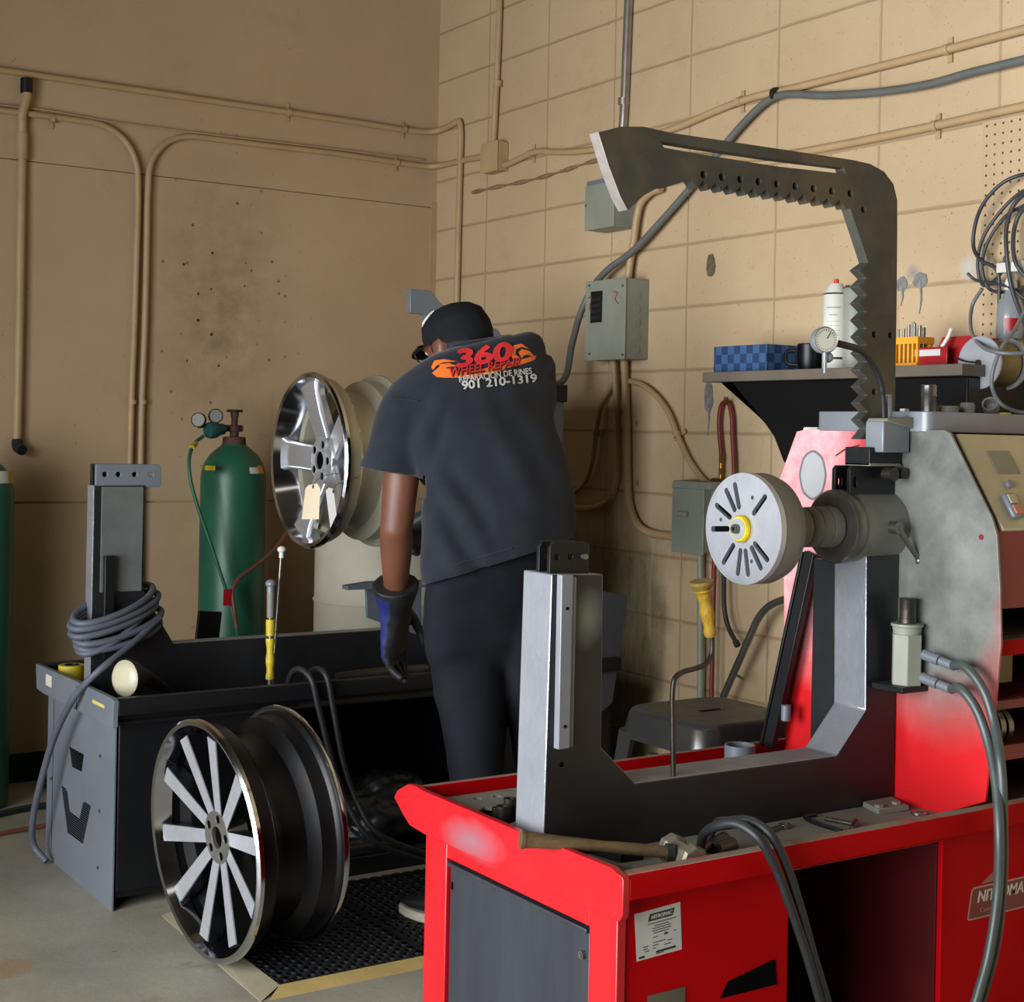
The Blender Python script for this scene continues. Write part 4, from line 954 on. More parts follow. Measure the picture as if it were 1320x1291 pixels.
for k in range(5): b.cyl((-.05, c.y+.0005, c.z+.03+.045*k), (-.05, c.y-.0015, c.z+.03+.045*k), .014, None, 16)
part('knockout', b, 'box_grey', o)
o, a, c = ebox('disconnect_switch', 'grey disconnect switch box beside the chuck disc', (869, 628), (907, 713), .085)
part('cover', B().box((-.09, c.y-.002, c.z-.006), (-.085, a.y+.003, a.z)), 'box_grey', o, .002)
part('hood', B().prism([(-.094, a.z), (-.088, a.z+.022), (0, a.z+.026), (0, a.z)], 'y', c.y-.03, a.y+.003), 'box_grey', o, .001)
p = onx(880, 662, -.09)
part('latch', B().box((-.104, p.y-.03, p.z-.008), (-.09, p.y+.016, p.z+.008)), 'box_grey', o, .003)
part('side_box', B().box((-.06, c.y-.075, c.z+.02), (0, c.y, a.z-.0)), 'box_grey', o, .002)
# conduits round the breaker panel
conduit('conduit', 'tan bent conduit from the grey box down into the breaker panel', [Rr(852, 243, -.03), Rr(838, 249, -.03), Rr(826, 262, -.03), Rr(821, 280, -.03), Rr(817, 310, -.03), Rr(812, 340, -.03), Rr(809, 366, -.03)], .0125, 'tan_pipe')
conduit('conduit', 'left of the two conduits under the panel, bending away to the left', [Rr(790, 455, -.03), Rr(793, 490, -.03), Rr(796, 540, -.02), Rr(797, 590, -.02), Rr(795, 622, -.02), Rr(786, 643, -.02), Rr(769, 653, -.02), Rr(745, 654, -.02), Rr(700, 648, -.02)], .0115, 'tan_pipe', [(Rr(795.5, 530, -.02), (-1, 0, 0), (0, 0, 1))])
conduit('conduit', 'right of the two conduits under the panel, bending right to the disconnect switch', [Rr(804, 455, -.03), Rr(806, 490, -.02), Rr(808, 560, -.02), Rr(809, 620, -.02), Rr(812, 652, -.02), Rr(822, 676, -.02), Rr(840, 687, -.02), Rr(872, 691, -.02)], .0135, 'tan_pipe', [(Rr(807.5, 545, -.02), (-1, 0, 0), (0, 0, 1)), (Rr(809, 622, -.02), (-1, 0, 0), (0, 0, 1))])
conduit('conduit', 'thin bowed conduit left of the pair under the panel', [Rr(796, 488, -.02), Rr(786, 501, -.02), Rr(775, 523, -.02), Rr(768, 556, -.02), Rr(764, 590, -.02), Rr(757, 615, -.02), Rr(745, 631, -.02), Rr(725, 638, -.02)], .009, 'tan_pipe', [(Rr(767, 558, -.02), (-1, 0, 0), (0, .1, 1))])
conduit('conduit', 'thin bowed conduit arching right from under the panel to the disconnect switch', [Rr(812, 491, -.02), Rr(826, 495, -.02), Rr(845, 509, -.02), Rr(862, 532, -.02), Rr(874, 562, -.02), Rr(888, 592, -.02), Rr(904, 615, -.02), Rr(920, 630, -.03)], .010, 'tan_pipe', [(Rr(873, 560, -.02), (-1, 0, 0), (0, -.5, -1))])
conduit('conduit', 'grey vertical conduit running down from the disconnect switch', [Rr(903, 705, -.03), Rr(903, 780, -.03), Rr(903, 860, -.03), Rr(902, 960, -.03)], .011, 'box_grey')
conduit('tubular_handle', 'bare bent steel tube behind the stool', [Rr(1024, 770, -.09), Rr(1006, 774, -.09), Rr(990, 782, -.09), Rr(978, 796, -.09), Rr(965, 824, -.09), Rr(950, 858, -.09), Rr(935, 892, -.09), Rr(915, 940, -.09)], .011, 'steel')['category'] = 'tube'
o = bpy.data.objects['tubular_handle']; p = Rr(950, 870, -.09); part('lug', B().cyl(p, p+V((-.0, -.03, -.008)), .004), 'steel', o)
# wall scars: dried primer blobs and a drip
pr = mat('sprayed_primer', (118, 118, 116), .7, 0, .3, 40, .05)
def blob(label, px, py, r, asp, drip=0, pr=pr):
    b = B(); p = onx(px, py, 0); n = 40; ring = []
    for k in range(n):
        a = 2*PI*k/n; rr = r*(1+.25*noise.noise(V((math.cos(a)*2+px, math.sin(a)*2, py))))
        ring.append((p.y+rr*math.cos(a), p.z+rr*asp*math.sin(a)))
    b.prism(ring, 'x', -.0025, .001)
    if drip: b.tube([(-.002, p.y, p.z), (-.002, p.y-.004, p.z-drip*.6), (-.002, p.y+.002, p.z-drip)], lambda u: .004*(1-u*.7), 6)
    tag(part('primer_blob', b, pr, None, 0, 40, keep=tuple(p)), label, 'stain')
blob('round grey primer blob with a long dark drip on the block wall', 1187, 361, .024, .9, .09)
blob('small grey primer blob with a short drip beside the toothed mast', 1163, 366, .02, 1, .06)
blob('dark pear-shaped scuff on the block wall under the arm', 917, 342, .021, 1.7, 0, mat('dark_scuff', (98, 84, 66), .8, 0, .35, 60, .1))
blob('tall grey primer smear below the shelf end', 914, 512, .02, 2.6, .12)

# ================================================================== GAS CYLINDERS
def cylinder(name, label, x, y, zs, r=.117):
    o = thing(name, label, 'gas cylinder', (x, y, 0))
    prof = [(0, 0), (r-.012, 0), (r, .012), (r, zs-.02), (r-.002, zs), (r-.011, zs+.033), (r-.032, zs+.066), (r-.058, zs+.088), (.046, zs+.098), (.044, zs+.102)]
    part('body', B().lathe(prof+[(0, zs+.102)], (x, y, 0), (0, 0, 1), 48), 'green_tank', o)
    part('neck_ring', B().lathe([(.03, 0), (.043, .0), (.041, .03), (.03, .032)], (x, y, zs+.098), (0, 0, 1), 32, closed=True), 'rusty', o)
    return o
TXx, TY = -.985, -.27
zs = ony(300, 610, TY-.09).z
tk = cylinder('gas_cylinder', 'green gas cylinder with a twin-gauge regulator against the back wall', TXx, TY, zs)
zn = zs+.128
vb = part('valve', B().lathe([(0, 0), (.016, 0), (.016, .02), (.022, .022), (.022, .04), (.012, .042), (.012, .07), (.015, .08), (.015, .09), (0, .09)], (TXx, TY, zn), (0, 0, 1), 20).cyl((TXx-.06, TY, zn+.032), (TXx+.03, TY, zn+.032), .012), 'rusty', tk)
part('valve_wheel', B().lathe([(0, 0), (.028, 0), (.03, .004), (.028, .01), (0, .01)], (TXx, TY, zn+.09), (0, 0, 1), 24), 'dark_steel', vb)
rg = part('regulator', B().lathe([(0, 0), (.026, 0), (.03, .01), (.03, .03), (.022, .05), (.02, .07), (0, .07)], (TXx-.115, TY-.035, zn+.022), V((1, .35, .1)), 28).cyl((TXx-.09, TY, zn+.03), (TXx-.04, TY, zn+.032), .014), 'teal', tk)
for gx, gz in ((278, 536), (256, 541)):
    p = ony(gx, gz, TY-.03); d = V((-.25, -1, .1)).normalized() if gx > 260 else V((-.6, -.8, .05)).normalized()
    g = part('gauge', B().lathe([(0, 0), (.026, 0), (.026, .016), (.024, .018), (.023, .015), (0, .015)], p-d*.01, d, 28), 'dark_steel', rg)
    part('gauge_face', B().lathe([(0, .0152), (.0225, .0152), (.0225, .0158), (0, .0158)], p-d*.01, d, 24), 'soot', g)
    part('gauge_stem', B().cyl(p-V((0, 0, .024)), (TXx-.095, TY-.01, zn+.04), .006), 'dark_steel', rg)
p = ony(272, 603, TY-.117); part('sticker', B().box((p.x-.012, p.y-.004, p.z-.008), (p.x+.014, p.y+.03, p.z+.008)), 'yellow', tk, label='small yellow sticker')
def curved_label(root, cx, cy, r, a0, a1, z0, z1, m, label=None, taper=0):
    n = 10; lo, hi = [], []
    for k in range(n+1):
        a = a0+(a1-a0)*k/n; lo.append(V((cx+r*math.cos(a), cy+r*math.sin(a), z0))); hi.append(V((cx+(r-taper)*math.cos(a), cy+(r-taper)*math.sin(a), z1)))
    b = B(); vl = [b.b.verts.new(p) for p in lo]; vh = [b.b.verts.new(p) for p in hi]
    for k in range(n): b.b.faces.new((vl[k], vl[k+1], vh[k+1], vh[k]))
    return part('label_sticker', b, m, root, 0, 60, label=label)
curved_label(tk, TXx, TY, .1162, -1.45, -1.05, zs+.0, zs+.033, 'white', 'white diamond label', .011)
curved_label(tk, TXx, TY, .1166, -1.10, -.80, zs+.0, zs+.033, 'orange_plastic', 'orange label', .011)
TL = ony(14.5, 800, -.27).x-.119
tk2 = cylinder('gas_cylinder', 'green gas cylinder cut by the left edge of the picture', TL, -.27, ony(8, 628, -.30).z)
curved_label(tk2, TL, -.27, .1175, -1.25, -.75, ony(8, 610, -.30).z-.03, ony(8, 610, -.30).z+.01, 'white', 'white label', .004)
curved_label(tk2, TL, -.27, .1180, -.85, -.6, ony(8, 610, -.30).z-.03, ony(8, 610, -.30).z+.01, 'yellow', 'yellow label', .004)
# hoses from the regulator
hp = [ony(262, 562, TY-.04), ony(250, 572, TY-.08), ony(244, 590, TY-.12), ony(245, 615, TY-.14), ony(254, 650, TY-.15), ony(268, 690, TY-.16), ony(283, 735, TY-.17), ony(296, 775, TY-.18), ony(305, 810, TY-.2), ony(310, 860, TY-.3)]
o = part('gas_hose', B().tube(hp, .0065, 8, 8), 'greenhose', None, 0, 60, keep=tuple(hp[0])); tag(o, 'green hose hanging from the regulator down the cylinder', 'hose')
part('hose_nut', B().cyl(ony(252, 571, TY-.07), ony(247, 577, TY-.1), .010), 'yellow', o)
p = ony(294, 772, TY-.2); part('red_tag', B().box((p.x-.018, p.y, p.z-.022), (p.x+.012, p.y+.002, p.z+.035)), 'red_plastic', o, .001)
hp = [ony(372, 682, TY-.1), ony(360, 700, TY-.13), ony(345, 716, TY-.15), ony(325, 732, TY-.17), ony(308, 745, TY-.18), ony(300, 760, TY-.19), ony(302, 785, TY-.2), ony(306, 812, TY-.2), ony(312, 860, TY-.28)]
tag(part('gas_hose', B().tube(hp, .007, 8, 8), 'brownhose', None, 0, 60, keep=tuple(hp[0])), 'brown hose rising to the right across the green cylinder', 'hose')
# pale drum
o = thing('drum', 'pale whitewashed drum behind the mounted chrome wheel', 'drum', (-.44, -.40, 0))
part('shell', B().lathe([(0, 0), (.25, 0), (.255, .01), (.25, .02), (.25, .30), (.256, .31), (.25, .32), (.25, .62), (.256, .63), (.25, .64), (.25, .9), (.255, .91), (.25, .92), (0, .915)], (-.44, -.40, 0), (0, 0, 1), 56), 'drum', o)
part('bung', B().cyl((-.52, -.5, .915), (-.52, -.5, .93), .03), 'steel', o)

# ================================================================== SHELF ON THE BLOCK WALL
SZ = 1.445; SXF = -.30; SYF, SYN = -2.04, onx(1240, 480, -.30).y
sh = thing('wall_shelf', 'dark board shelf on the block wall with a black curved trough under it', 'shelf', (0, -2.5, SZ-.03))
part('board', B().box((SXF, SYN, SZ-.028), (0, SYF, SZ)), 'shelf_wood', sh, .002)
q = [onx(*s, -.26) for s in ((932, 484), (936, 497), (950, 512), (968, 527), (985, 545), (997, 562), (1004, 580), (1010, 596))]
pts = [(p.y, p.z) for p in q]
pts = [(q[0].y, SZ-.028)]+pts+[(SYN+.015, q[-1].z), (SYN+.015, SZ-.028)]
part('trough', B().prism(pts, 'x', -.26, -.0), 'gloss_black', sh, .004)
# things on the shelf
def onshelf(px, py, x): return onx(px, py, x)
xb = -.24
a, c, e = onx(920, 472, xb), onx(989, 472, xb), None
bx = thing('carton', 'blue chequered carton on the left end of the shelf', 'box', (xb, (a.y+c.y)/2, SZ))
hgt = onx(955, 445, xb).z-SZ
ow = a.y-c.y
XR = xb+.2
b = B().box((xb, c.y, SZ), (xb+.004, a.y, SZ+hgt)).box((XR-.004, c.y, SZ), (XR, a.y, SZ+hgt)).box((xb, c.y, SZ), (XR, c.y+.004, SZ+hgt)).box((xb, a.y-.004, SZ), (XR, a.y, SZ+hgt)).box((xb, c.y, SZ), (XR, a.y, SZ+.004))
part('tray', b, 'blue_card', bx, .001)
p = onx(1044, 468, -.16)
o = thing('mug', 'dark glazed mug standing between the blue carton and the spray can', 'mug', (-.16, p.y, SZ))
part('body', B().lathe([(0, 0), (.028, 0), (.034, .02), (.036, .075), (.033, .078), (.031, .02), (0, .012)], (-.16, p.y, SZ), (0, 0, 1), 28), 'gloss_black', o)
part('handle', B().tube([(-.185, p.y+.022, SZ+.06), (-.205, p.y+.045, SZ+.055), (-.205, p.y+.045, SZ+.025), (-.185, p.y+.022, SZ+.018)], .005, 8), 'gloss_black', o)
p = onx(1076, 468, -.15); ztop = onx(1076, 364, -.15).z-SZ
o = thing('spray_can', 'white aerosol spray can with a red nozzle on the shelf', 'spray can', (-.15, p.y, SZ)); rr = .034
part('can', B().lathe([(0, 0), (rr-.003, 0), (rr, .004), (rr, ztop-.035), (rr-.002, ztop-.032), (rr-.004, ztop-.028), (.02, ztop-.008), (.017, ztop-.004), (0, ztop-.004)], (-.15, p.y, SZ), (0, 0, 1), 36), 'white', o)
part('rim', B().lathe([(rr-.002, ztop-.036), (rr+.001, ztop-.034), (rr-.002, ztop-.03)], (-.15, p.y, SZ), (0, 0, 1), 36, closed=True), 'steel', o)
part('nozzle', B().lathe([(0, 0), (.0075, 0), (.007, .012), (.005, .014), (0, .014)], (-.15, p.y, SZ+ztop-.005), (0, 0, 1), 16), 'cap_orange', o)
b = B()
for k, (v0, v1) in enumerate(((.70, .715), (.62, .63), (.55, .555), (.50, .505), (.45, .455), (.40, .405), (.35, .355))):
    n = 8; w_ = .55 if k != 1 else .35
    for s in range(n):
        a0, a1 = 3.72-w_+2*w_*s/n, 3.72-w_+2*w_*(s+1)/n
        b.b.faces.new([b.b.verts.new((-.15+(rr+.0006)*math.cos(a_), p.y+(rr+.0006)*math.sin(a_), SZ+z_*ztop)) for a_, z_ in ((a0, v0), (a1, v0), (a1, v1), (a0, v1))])
part('label_print', b, mat('faint_print', (150, 140, 134), .6, 0, .1, 9, 0), o)
curved_label(o, -.15, p.y, rr+.0008, 3.45, 4.5, SZ+.13*ztop, SZ+.155*ztop, 'ink', 'dark stripe')
p = onx(1102, 468, -.12)
o = thing('spray_can', 'scratched grey can without a cap behind the toothed mast', 'spray can', (-.12, p.y, SZ))
zz = onx(1102, 372, -.12).z-SZ
part('can', B().lathe([(0, 0), (.036, 0), (.038, .004), (.038, zz-.01), (.034, zz), (0, zz-.004)], (-.12, p.y, SZ), (0, 0, 1), 32), 'box_grey', o)
part('lid', B().lathe([(0, 0), (.03, 0), (.03, .012), (0, .012)], (-.12, p.y, SZ+zz-.004), (0, 0, 1), 24), 'steel', o)
# drill-bit stand
a, c = onx(1154, 470, -.2), onx(1185, 470, -.2)
o = thing('drill_bit_stand', 'orange stand full of steel drill bits on the shelf', 'tool stand', (-.2, (a.y+c.y)/2, SZ))
b = B()
for k in range(6):
    y = c.y+(a.y-c.y)*(k+.15)/5.6; b.box((-.21, y-.004, SZ), (-.2, y+.002, SZ+.075))
b.box((-.215, c.y-.004, SZ), (-.15, a.y+.004, SZ+.012)).box((-.212, c.y-.004, SZ+.06), (-.15, a.y+.004, SZ+.078)).box((-.16, c.y, SZ), (-.15, a.y, SZ+.07))
part('rack', b, 'orange_plastic', o, .001)
for k in range(9):
    y = c.y+(a.y-c.y)*(k+.5)/9; zt2 = SZ+.10+.02*random.random()+(.012 if k == 5 else 0)
    part('drill_bit', B().cyl((-.195+.025*(k % 2), y, SZ+.012), (-.195+.025*(k % 2), y, zt2), .0045-.0002*k, None, 10), 'steel', o)
a, c = onx(1190, 470, -.16), onx(1258, 470, -.16)
zt2 = onx(1240, 433, -.16).z-SZ
o = thing('storage_tray', 'red plastic tray with a small paper label on the right of the shelf', 'tray', (-.16, (a.y+c.y)/2, SZ))
b = B().box((-.2, c.y+.0, SZ), (-.02, a.y, SZ+.006)).box((-.05, c.y+.0, SZ), (-.04, a.y, SZ+zt2)).prism([(c.y+.0, SZ), (a.y-.02, SZ), (a.y-.06, SZ+zt2), (c.y+.0, SZ+zt2)], 'x', -.16, -.155).box((-.2, a.y-.11, SZ), (-.195, a.y, SZ+.05))
part('bin', b, 'red_plastic', o, .001)
part('paper_label', B().box((-.202, a.y-.09, SZ+.028), (-.2, a.y-.005, SZ+.044)), 'greypaper', o)
part('brush', B().tube([(-.19, a.y-.085, SZ+.05), (-.185, a.y-.1, SZ+.075), (-.18, a.y-.105, SZ+.095)], .005, 8), 'white', o)
# ---- pegboard
PY0, PY1 = onx(1271, 160, 0).y, -3.9; PZ0, PZ1 = 1.0, onx(1272, 158, 0).z
pbm = NT('tan_pegboard'); v, base = wall_common(pbm); pbm.col(base); pbm.rough(.5); pbm.b.inputs['Specular IOR Level'].default_value = .3
hol = []
y = PY0-.013; 
while y > -3.02:
    z = PZ1-.012
    while z > 1.22: hol.append(circ2(y, z, .0036, 6)); z -= .0254
    y -= .0254
o = part('pegboard', B().holed([(PY0, PZ0), (PY0, PZ1), (PY1, PZ1), (PY1, PZ0)], hol, 'x', -.012, -.006), pbm.m, None, 0, 30, keep=(0, -3.3, 1.0))
tag(o, 'tan perforated pegboard at the right edge of the block wall', 'pegboard')
part('backing', B().box((-.0058, PY1, PZ0), (-.001, PY0-.004, PZ1-.004)), 'hole', o)
# coils of cable on the pegboard
def wallcoil(b, pts, d, r, closed=False): b.tube([onx(x, y, (d if isinstance(d, float) else d[i])+.008*math.sin(i*1.7)) for i, (x, y) in enumerate(pts)], r, 8, 6, closed=closed)
b = B()
wallcoil(b, [(1345, 226), (1318, 225), (1292, 236), (1268, 262), (1257, 290), (1255, 318), (1264, 335), (1285, 348), (1288, 390), (1286, 430)], -.06, .005)
wallcoil(b, [(1330, 243), (1308, 262), (1298, 290), (1298, 330), (1304, 370), (1318, 410), (1330, 440)], -.07, .0055)
wallcoil(b, [(1335, 250), (1312, 280), (1306, 310), (1310, 340), (1325, 360)], -.08, .0055)
wallcoil(b, [(1340, 236), (1310, 252), (1280, 285), (1264, 315), (1261, 350), (1268, 368), (1290, 352), (1296, 330)], -.05, .0045)
wallcoil(b, [(1325, 262), (1295, 280), (1272, 315), (1266, 345), (1275, 372), (1300, 376), (1330, 366)], -.05, .0045)
wallcoil(b, [(1247, 352), (1256, 360), (1275, 364), (1300, 370), (1325, 388)], -.055, .004)
o = part('extension_cord', b, mat('dark_grey_cord', (52, 54, 58), .45, 0, .15, 20, .02), None, 0, 60, keep=(-.06, -2.95, 1.9)); tag(o, 'dark loops of cord hanging on the pegboard', 'cord')
b = B()
wallcoil(b, [(1266, 372), (1254, 392), (1251, 415), (1257, 437), (1272, 450), (1295, 455), (1320, 455), (1345, 450)], [-.09, -.09, -.12, -.2, -.25, -.25, -.2, -.12], .0048)
wallcoil(b, [(1345, 375), (1325, 395), (1308, 425), (1290, 450), (1280, 478), (1279, 500), (1290, 520), (1310, 530), (1340, 532)], [-.10, -.12, -.16, -.22, -.25, -.25, -.24, -.22, -.2], .0048)
o = part('extension_cord', b, mat('light_grey_cord', (108, 110, 112), .45, 0, .15, 20, .02), None, 0, 60, keep=(-.09, -2.95, 1.6)); tag(o, 'lighter grey cord looping below the dark ones past the wire spool', 'cord')
# spray bottle
p = onx(1302, 420, -.05); bx_ = -.05; zb_ = onx(1302, 437, -.05).z
o = thing('spray_bottle', 'clear spray bottle with a white trigger hanging among the cords', 'bottle', (bx_, p.y, zb_))
cl = NT('clear_plastic'); cl.b.inputs['Transmission Weight'].default_value = .55; cl.col(cl.n('ShaderNodeRGB').outputs[0]); cl.t.nodes['RGB'].outputs[0].default_value = lin((176, 182, 186)); cl.rough(.2)
part('bottle', B().lathe([(0, 0), (.030, 0), (.033, .006), (.033, .075), (.028, .095), (.014, .115), (.014, .125), (0, .125)], (bx_, p.y, zb_), (0, 0, 1), 28), cl.m, o)
part('trigger_head', B().lathe([(0, 0), (.016, 0), (.015, .02), (.01, .03), (.008, .06), (0, .062)], (bx_, p.y, zb_+.122), (0, 0, 1), 18).box((bx_-.02, p.y-.05, zb_+.165), (bx_+.01, p.y+.03, zb_+.19)), 'white', o, .002)
curved_label(o, bx_, p.y, .0335, 3.4, 4.4, zb_+.018, zb_+.05, 'red_plastic', 'red label')
# wire spool
c_ = onx(1261, 467, -.22); sp_x0 = -.22
o = thing('wire_spool', 'silver wire spool fixed to the wall beside the red tray', 'spool', tuple(c_)); sr = onx(1261, 433, -.22).z-c_.z
f = part('flange', B().lathe([(0, 0), (.004, 0), (.004, .004), (sr, .004), (sr+.001, .006), (sr, .009), (0, .009)], c_, (1, 0, 0), 48), 'alu', o, label='silver front flange')
part('wound_wire', B().lathe([(0, .009)]+[(sr*.84+.002*(k % 2), .012+.006*k) for k in range(14)]+[(0, .1)], c_, (1, 0, 0), 40), mat('yellowish_wire', (120, 108, 66), .5, .3, .25, 20, .1), o)
part('flange', B().lathe([(0, .1), (sr, .1), (sr, .106), (0, .106)], c_, (1, 0, 0), 48), 'alu', o)
part('axle', B().cyl(c_+V((-.004, 0, 0)), (0, c_.y, c_.z), .0065).tube([c_+V((-.003, .003, 0)), c_+V((-.004, sr*.6, .004)), c_+V((-.004, sr+.005, .014))], .0022, 6), 'dark_steel', o)
# small things on the tower's slab
TZ = 1.322
def onslab(px, py): return onz(px, py, TZ)
def slabthing(name, label, cat, px, h, r, y=-3.1, m='steel', prof=None):
    p = ony(px, 528, y); p = V((p.x, y, TZ)); o = thing(name, label, cat, tuple(p))
    part('body', B().lathe(prof or [(0, 0), (r, 0), (r, h*.58), (r+.0008, h*.58+.001), (r+.0008, h*.6), (r, h*.6+.001), (r, h-.002), (r-.002, h), (0, h)], p, (0, 0, 1), 28), m, o); return o, p
o, p = slabthing('steel_bushing', 'tall bare steel bushing standing on the tower slab', 'bushing', 1197, .062, .0165)
part('bore', B().lathe([(0, .0622), (.010, .0622), (.010, .0628), (0, .0628)], p, (0, 0, 1), 20), 'hole', o)
o, p = slabthing('washer_cup', 'low pale cup right of the tall bushing', 'cup', 1222, .018, .022, m='soot', prof=[(0, 0), (.022, 0), (.024, .016), (.021, .017), (.019, .004), (0, .003)])
o, p = slabthing('socket', 'pale round socket in the middle of the tower slab', 'socket', 1247, .026, .0155, m='soot', prof=[(0, 0), (.0155, 0), (.0165, .02), (.014, .026), (.008, .026), (.007, .015), (0, .015)])
p = ony(1278, 528, -3.1)
o = thing('pipe_fitting', 'tilted grey pipe fitting at the right of the tower slab', 'fitting', (p.x, -3.1, TZ))
part('body', B().lathe([(0, 0), (.018, 0), (.018, .022), (.014, .022), (.013, .004), (0, .004)], (p.x, -3.1, TZ+.0145), V((-.75, -.4, .5)), 24), 'soot', o)
part('pull', B().box((p.x+.012, -3.13, TZ), (p.x+.03, -3.10, TZ+.006)), 'yellow', o, .001)
p = ony(1166, 526, -3.05); o = thing('hex_nut', 'small pale nut at the left end of the tower slab', 'nut', (p.x, -3.05, TZ))
part('body', B().lathe([(.005, 0), (.011, 0), (.011, .009), (.005, .009)], (p.x, -3.05, TZ), (0, 0, 1), 6, closed=True), 'white', o, 0, 20)
p = onx(1075, 549, TX+.02); tp_top = tp[0][1]
o = thing('marker_pen', 'white marker pen lying on the red tower beside the slab', 'pen', (TX+.022, -2.86, 1.276))
part('barrel', B().cyl((TX+.022, -2.842, 1.2815), (TX+.022, -2.885, 1.2815), .0055), 'white', o); part('cap', B().cyl((TX+.022, -2.885, 1.2815), (TX+.022, -2.898, 1.2815), .0056), 'slate_paint', o)
# ================================================================== DIAL GAUGE AND HOSES
g = ony(1064, 438, -3.19); d = V((-.35, -.92, .02)).normalized()
o = thing('dial_gauge', 'round dial gauge on a bent black flexible stalk clamped to the toothed arm', 'gauge', tuple(g))
part('case', B().lathe([(0, 0), (.022, 0), (.026, .004), (.027, .02), (.025, .024), (.0235, .022), (0, .022)], g-d*.02, d, 36), 'steel_paint', o)
fc = part('dial', B().lathe([(0, .0221), (.0235, .0221), (.0235, .0226), (0, .0226)], g-d*.02, d, 32), mat('dial_face', (178, 176, 160), .5, 0, .06, 20, 0), o)
xs = V((0, 0, 1)).cross(d).normalized()
b = B()
for k in range(24):
    a = 2*PI*k/24; rd = xs*math.cos(a)+V((0, 0, 1))*math.sin(a); q = g+d*.003
    b.bar(q+rd*.018, q+rd*.0215, .0008, .0005, d)
b.bar(g+d*.0034-(xs*-.004+V((0, 0, 1))*-.006)*.5, g+d*.0034+(xs*.009+V((0, 0, 1))*.015), .0012, .0005, d)
part('dial_marks', b, 'ink', fc)
part('plunger', B().cyl(g-V((0, 0, .025)), g-V((0, 0, .045)), .005).cyl(g-V((0, 0, .045)), g-V((0, 0, .066)), .0035).ball(g-V((-.012, -.004, .034)), .011, (1, 1, 1), 14), 'steel_paint', o)
st = [g-d*.012, ony(1090, 445, -3.185), ony(1110, 452, -3.18), ony(1126, 470, -3.175), ony(1136, 495, -3.17), ony(1139, 520, -3.165), ony(1140, 546, -3.16)]
part('stalk', B().tube(st, lambda u: .0072 if u < .75 else .0055, 12, 8), 'rubber', o)
part('stalk_base', B().cyl(ony(1146, 547, -3.16), ony(1145, 508, -3.162), .0075).cyl(ony(1146, 549, -3.16), ony(1146, 545, -3.16), .011), 'steel_paint', o)
wall = -.025
hp = [onx(*q, wall) for q in ((946, 630), (946, 600), (944, 560), (943, 535), (938, 518), (931, 520), (927, 540), (928, 565), (930, 586))]
o = part('air_hose', B().tube(hp, .0068, 10, 8), 'redhose', None, 0, 60, keep=tuple(hp[4])); tag(o, 'dark red air hose doubled over a wall hook with a brass end fitting', 'hose')
a, c = onx(930, 585, wall), onx(929, 618, wall)
part('fitting', B().cyl(a, a+(c-a)*.35, .0085, None, 6).cyl(a+(c-a)*.3, c, .0065).cyl(a+(c-a)*.55, a+(c-a)*.8, .0085, None, 6).cyl(c+V((0, .03, -.004)), c+V((0, -.015, 0)), .007).cyl(c+V((0, .03, -.004)), c+V((0, .04, -.006)), .0095, None, 8), 'brass', o, label='brass quick coupler')
part('hook', B().tube([onx(934, 512, -.0), onx(934, 514, -.02), onx(936, 520, -.035), onx(938, 512, -.045)], .003, 8), 'brass', o)
hp = [onx(*q, -.055) for q in ((933, 690), (933, 745), (934, 785), (939, 808), (948, 826))]
tag(part('air_hose', B().tube(hp, .0075, 10, 8).cyl(hp[-1], hp[-1]+(hp[-1]-hp[-2])*.35, .010), 'rubber', None, 0, 60, keep=tuple(hp[1])), 'short black hose end hanging below the chuck disc', 'hose')
hp = [onx(*q, -.05) for q in ((924, 640), (921, 720), (919, 800), (917, 900), (914, 1000))]
tag(part('air_hose', B().tube(hp, .008, 10, 8), 'redhose', None, 0, 60, keep=tuple(hp[1])), 'straight dark red hose hanging down beside the yellow handled pry bar', 'hose')

# ================================================================== STOOL
zst = .575
cs = [onz(*q, zst) for q in ((848, 905), (888, 948), (998, 918), (935, 893))]
cen = sum(cs, V((0, 0, 0)))/4
so = thing('metal_stool', 'gunmetal sheet steel stool behind the red machine', 'stool', (cen.x, cen.y, 0))
S = .165
def sq(z, h, r, n=5): return [V((cen.x+x, cen.y+y, z)) for x, y in rrect(-h, -h, h, h, r, n)]
top = sq(zst, S-.014, .05)
b = B()
hole = [(cen.x-.035+.0, cen.y-.006), (cen.x+.035, cen.y-.012), (cen.x+.037, cen.y+.006), (cen.x-.033, cen.y+.012)]
b.holed([(p.x, p.y) for p in sq(zst, S-.014, .05)], [[(cen.x+x, cen.y+y) for x, y in rrect(-.04, -.011, .04, .011, .006, 3)]], 'z', zst-.003, zst)
b.loft([sq(zst, S-.014, .05), sq(zst-.004, S-.006, .055), sq(zst-.014, S, .06), sq(zst-.075, S+.012, .06)], False)
part('seat', b, 'stool', so, 0, 35)
part('seat_slot', B().prism([(cen.x+x, cen.y+y) for x, y in rrect(-.039, -.0105, .039, .0105, .006, 3)], 'z', zst-.03, zst-.028), 'hole', so)
for sx in (-1, 1):
    for sy in (-1, 1):
        def lg(z, h, w): 
            cx, cy = cen.x+sx*h, cen.y+sy*h
            return [V((cx-sx*w, cy, z)), V((cx-sx*w*.3, cy, z)), V((cx, cy-sy*w*.3, z)), V((cx, cy-sy*w, z)), V((cx-sx*.004, cy-sy*w, z)), V((cx-sx*w*.35, cy-sy*w*.35, z)), V((cx-sx*w, cy-sy*.004, z))]
        part('leg', B().loft([lg(0.0, S+.055, .03), lg(zst-.06, S+.01, .075)]), 'stool', so)
b = B()
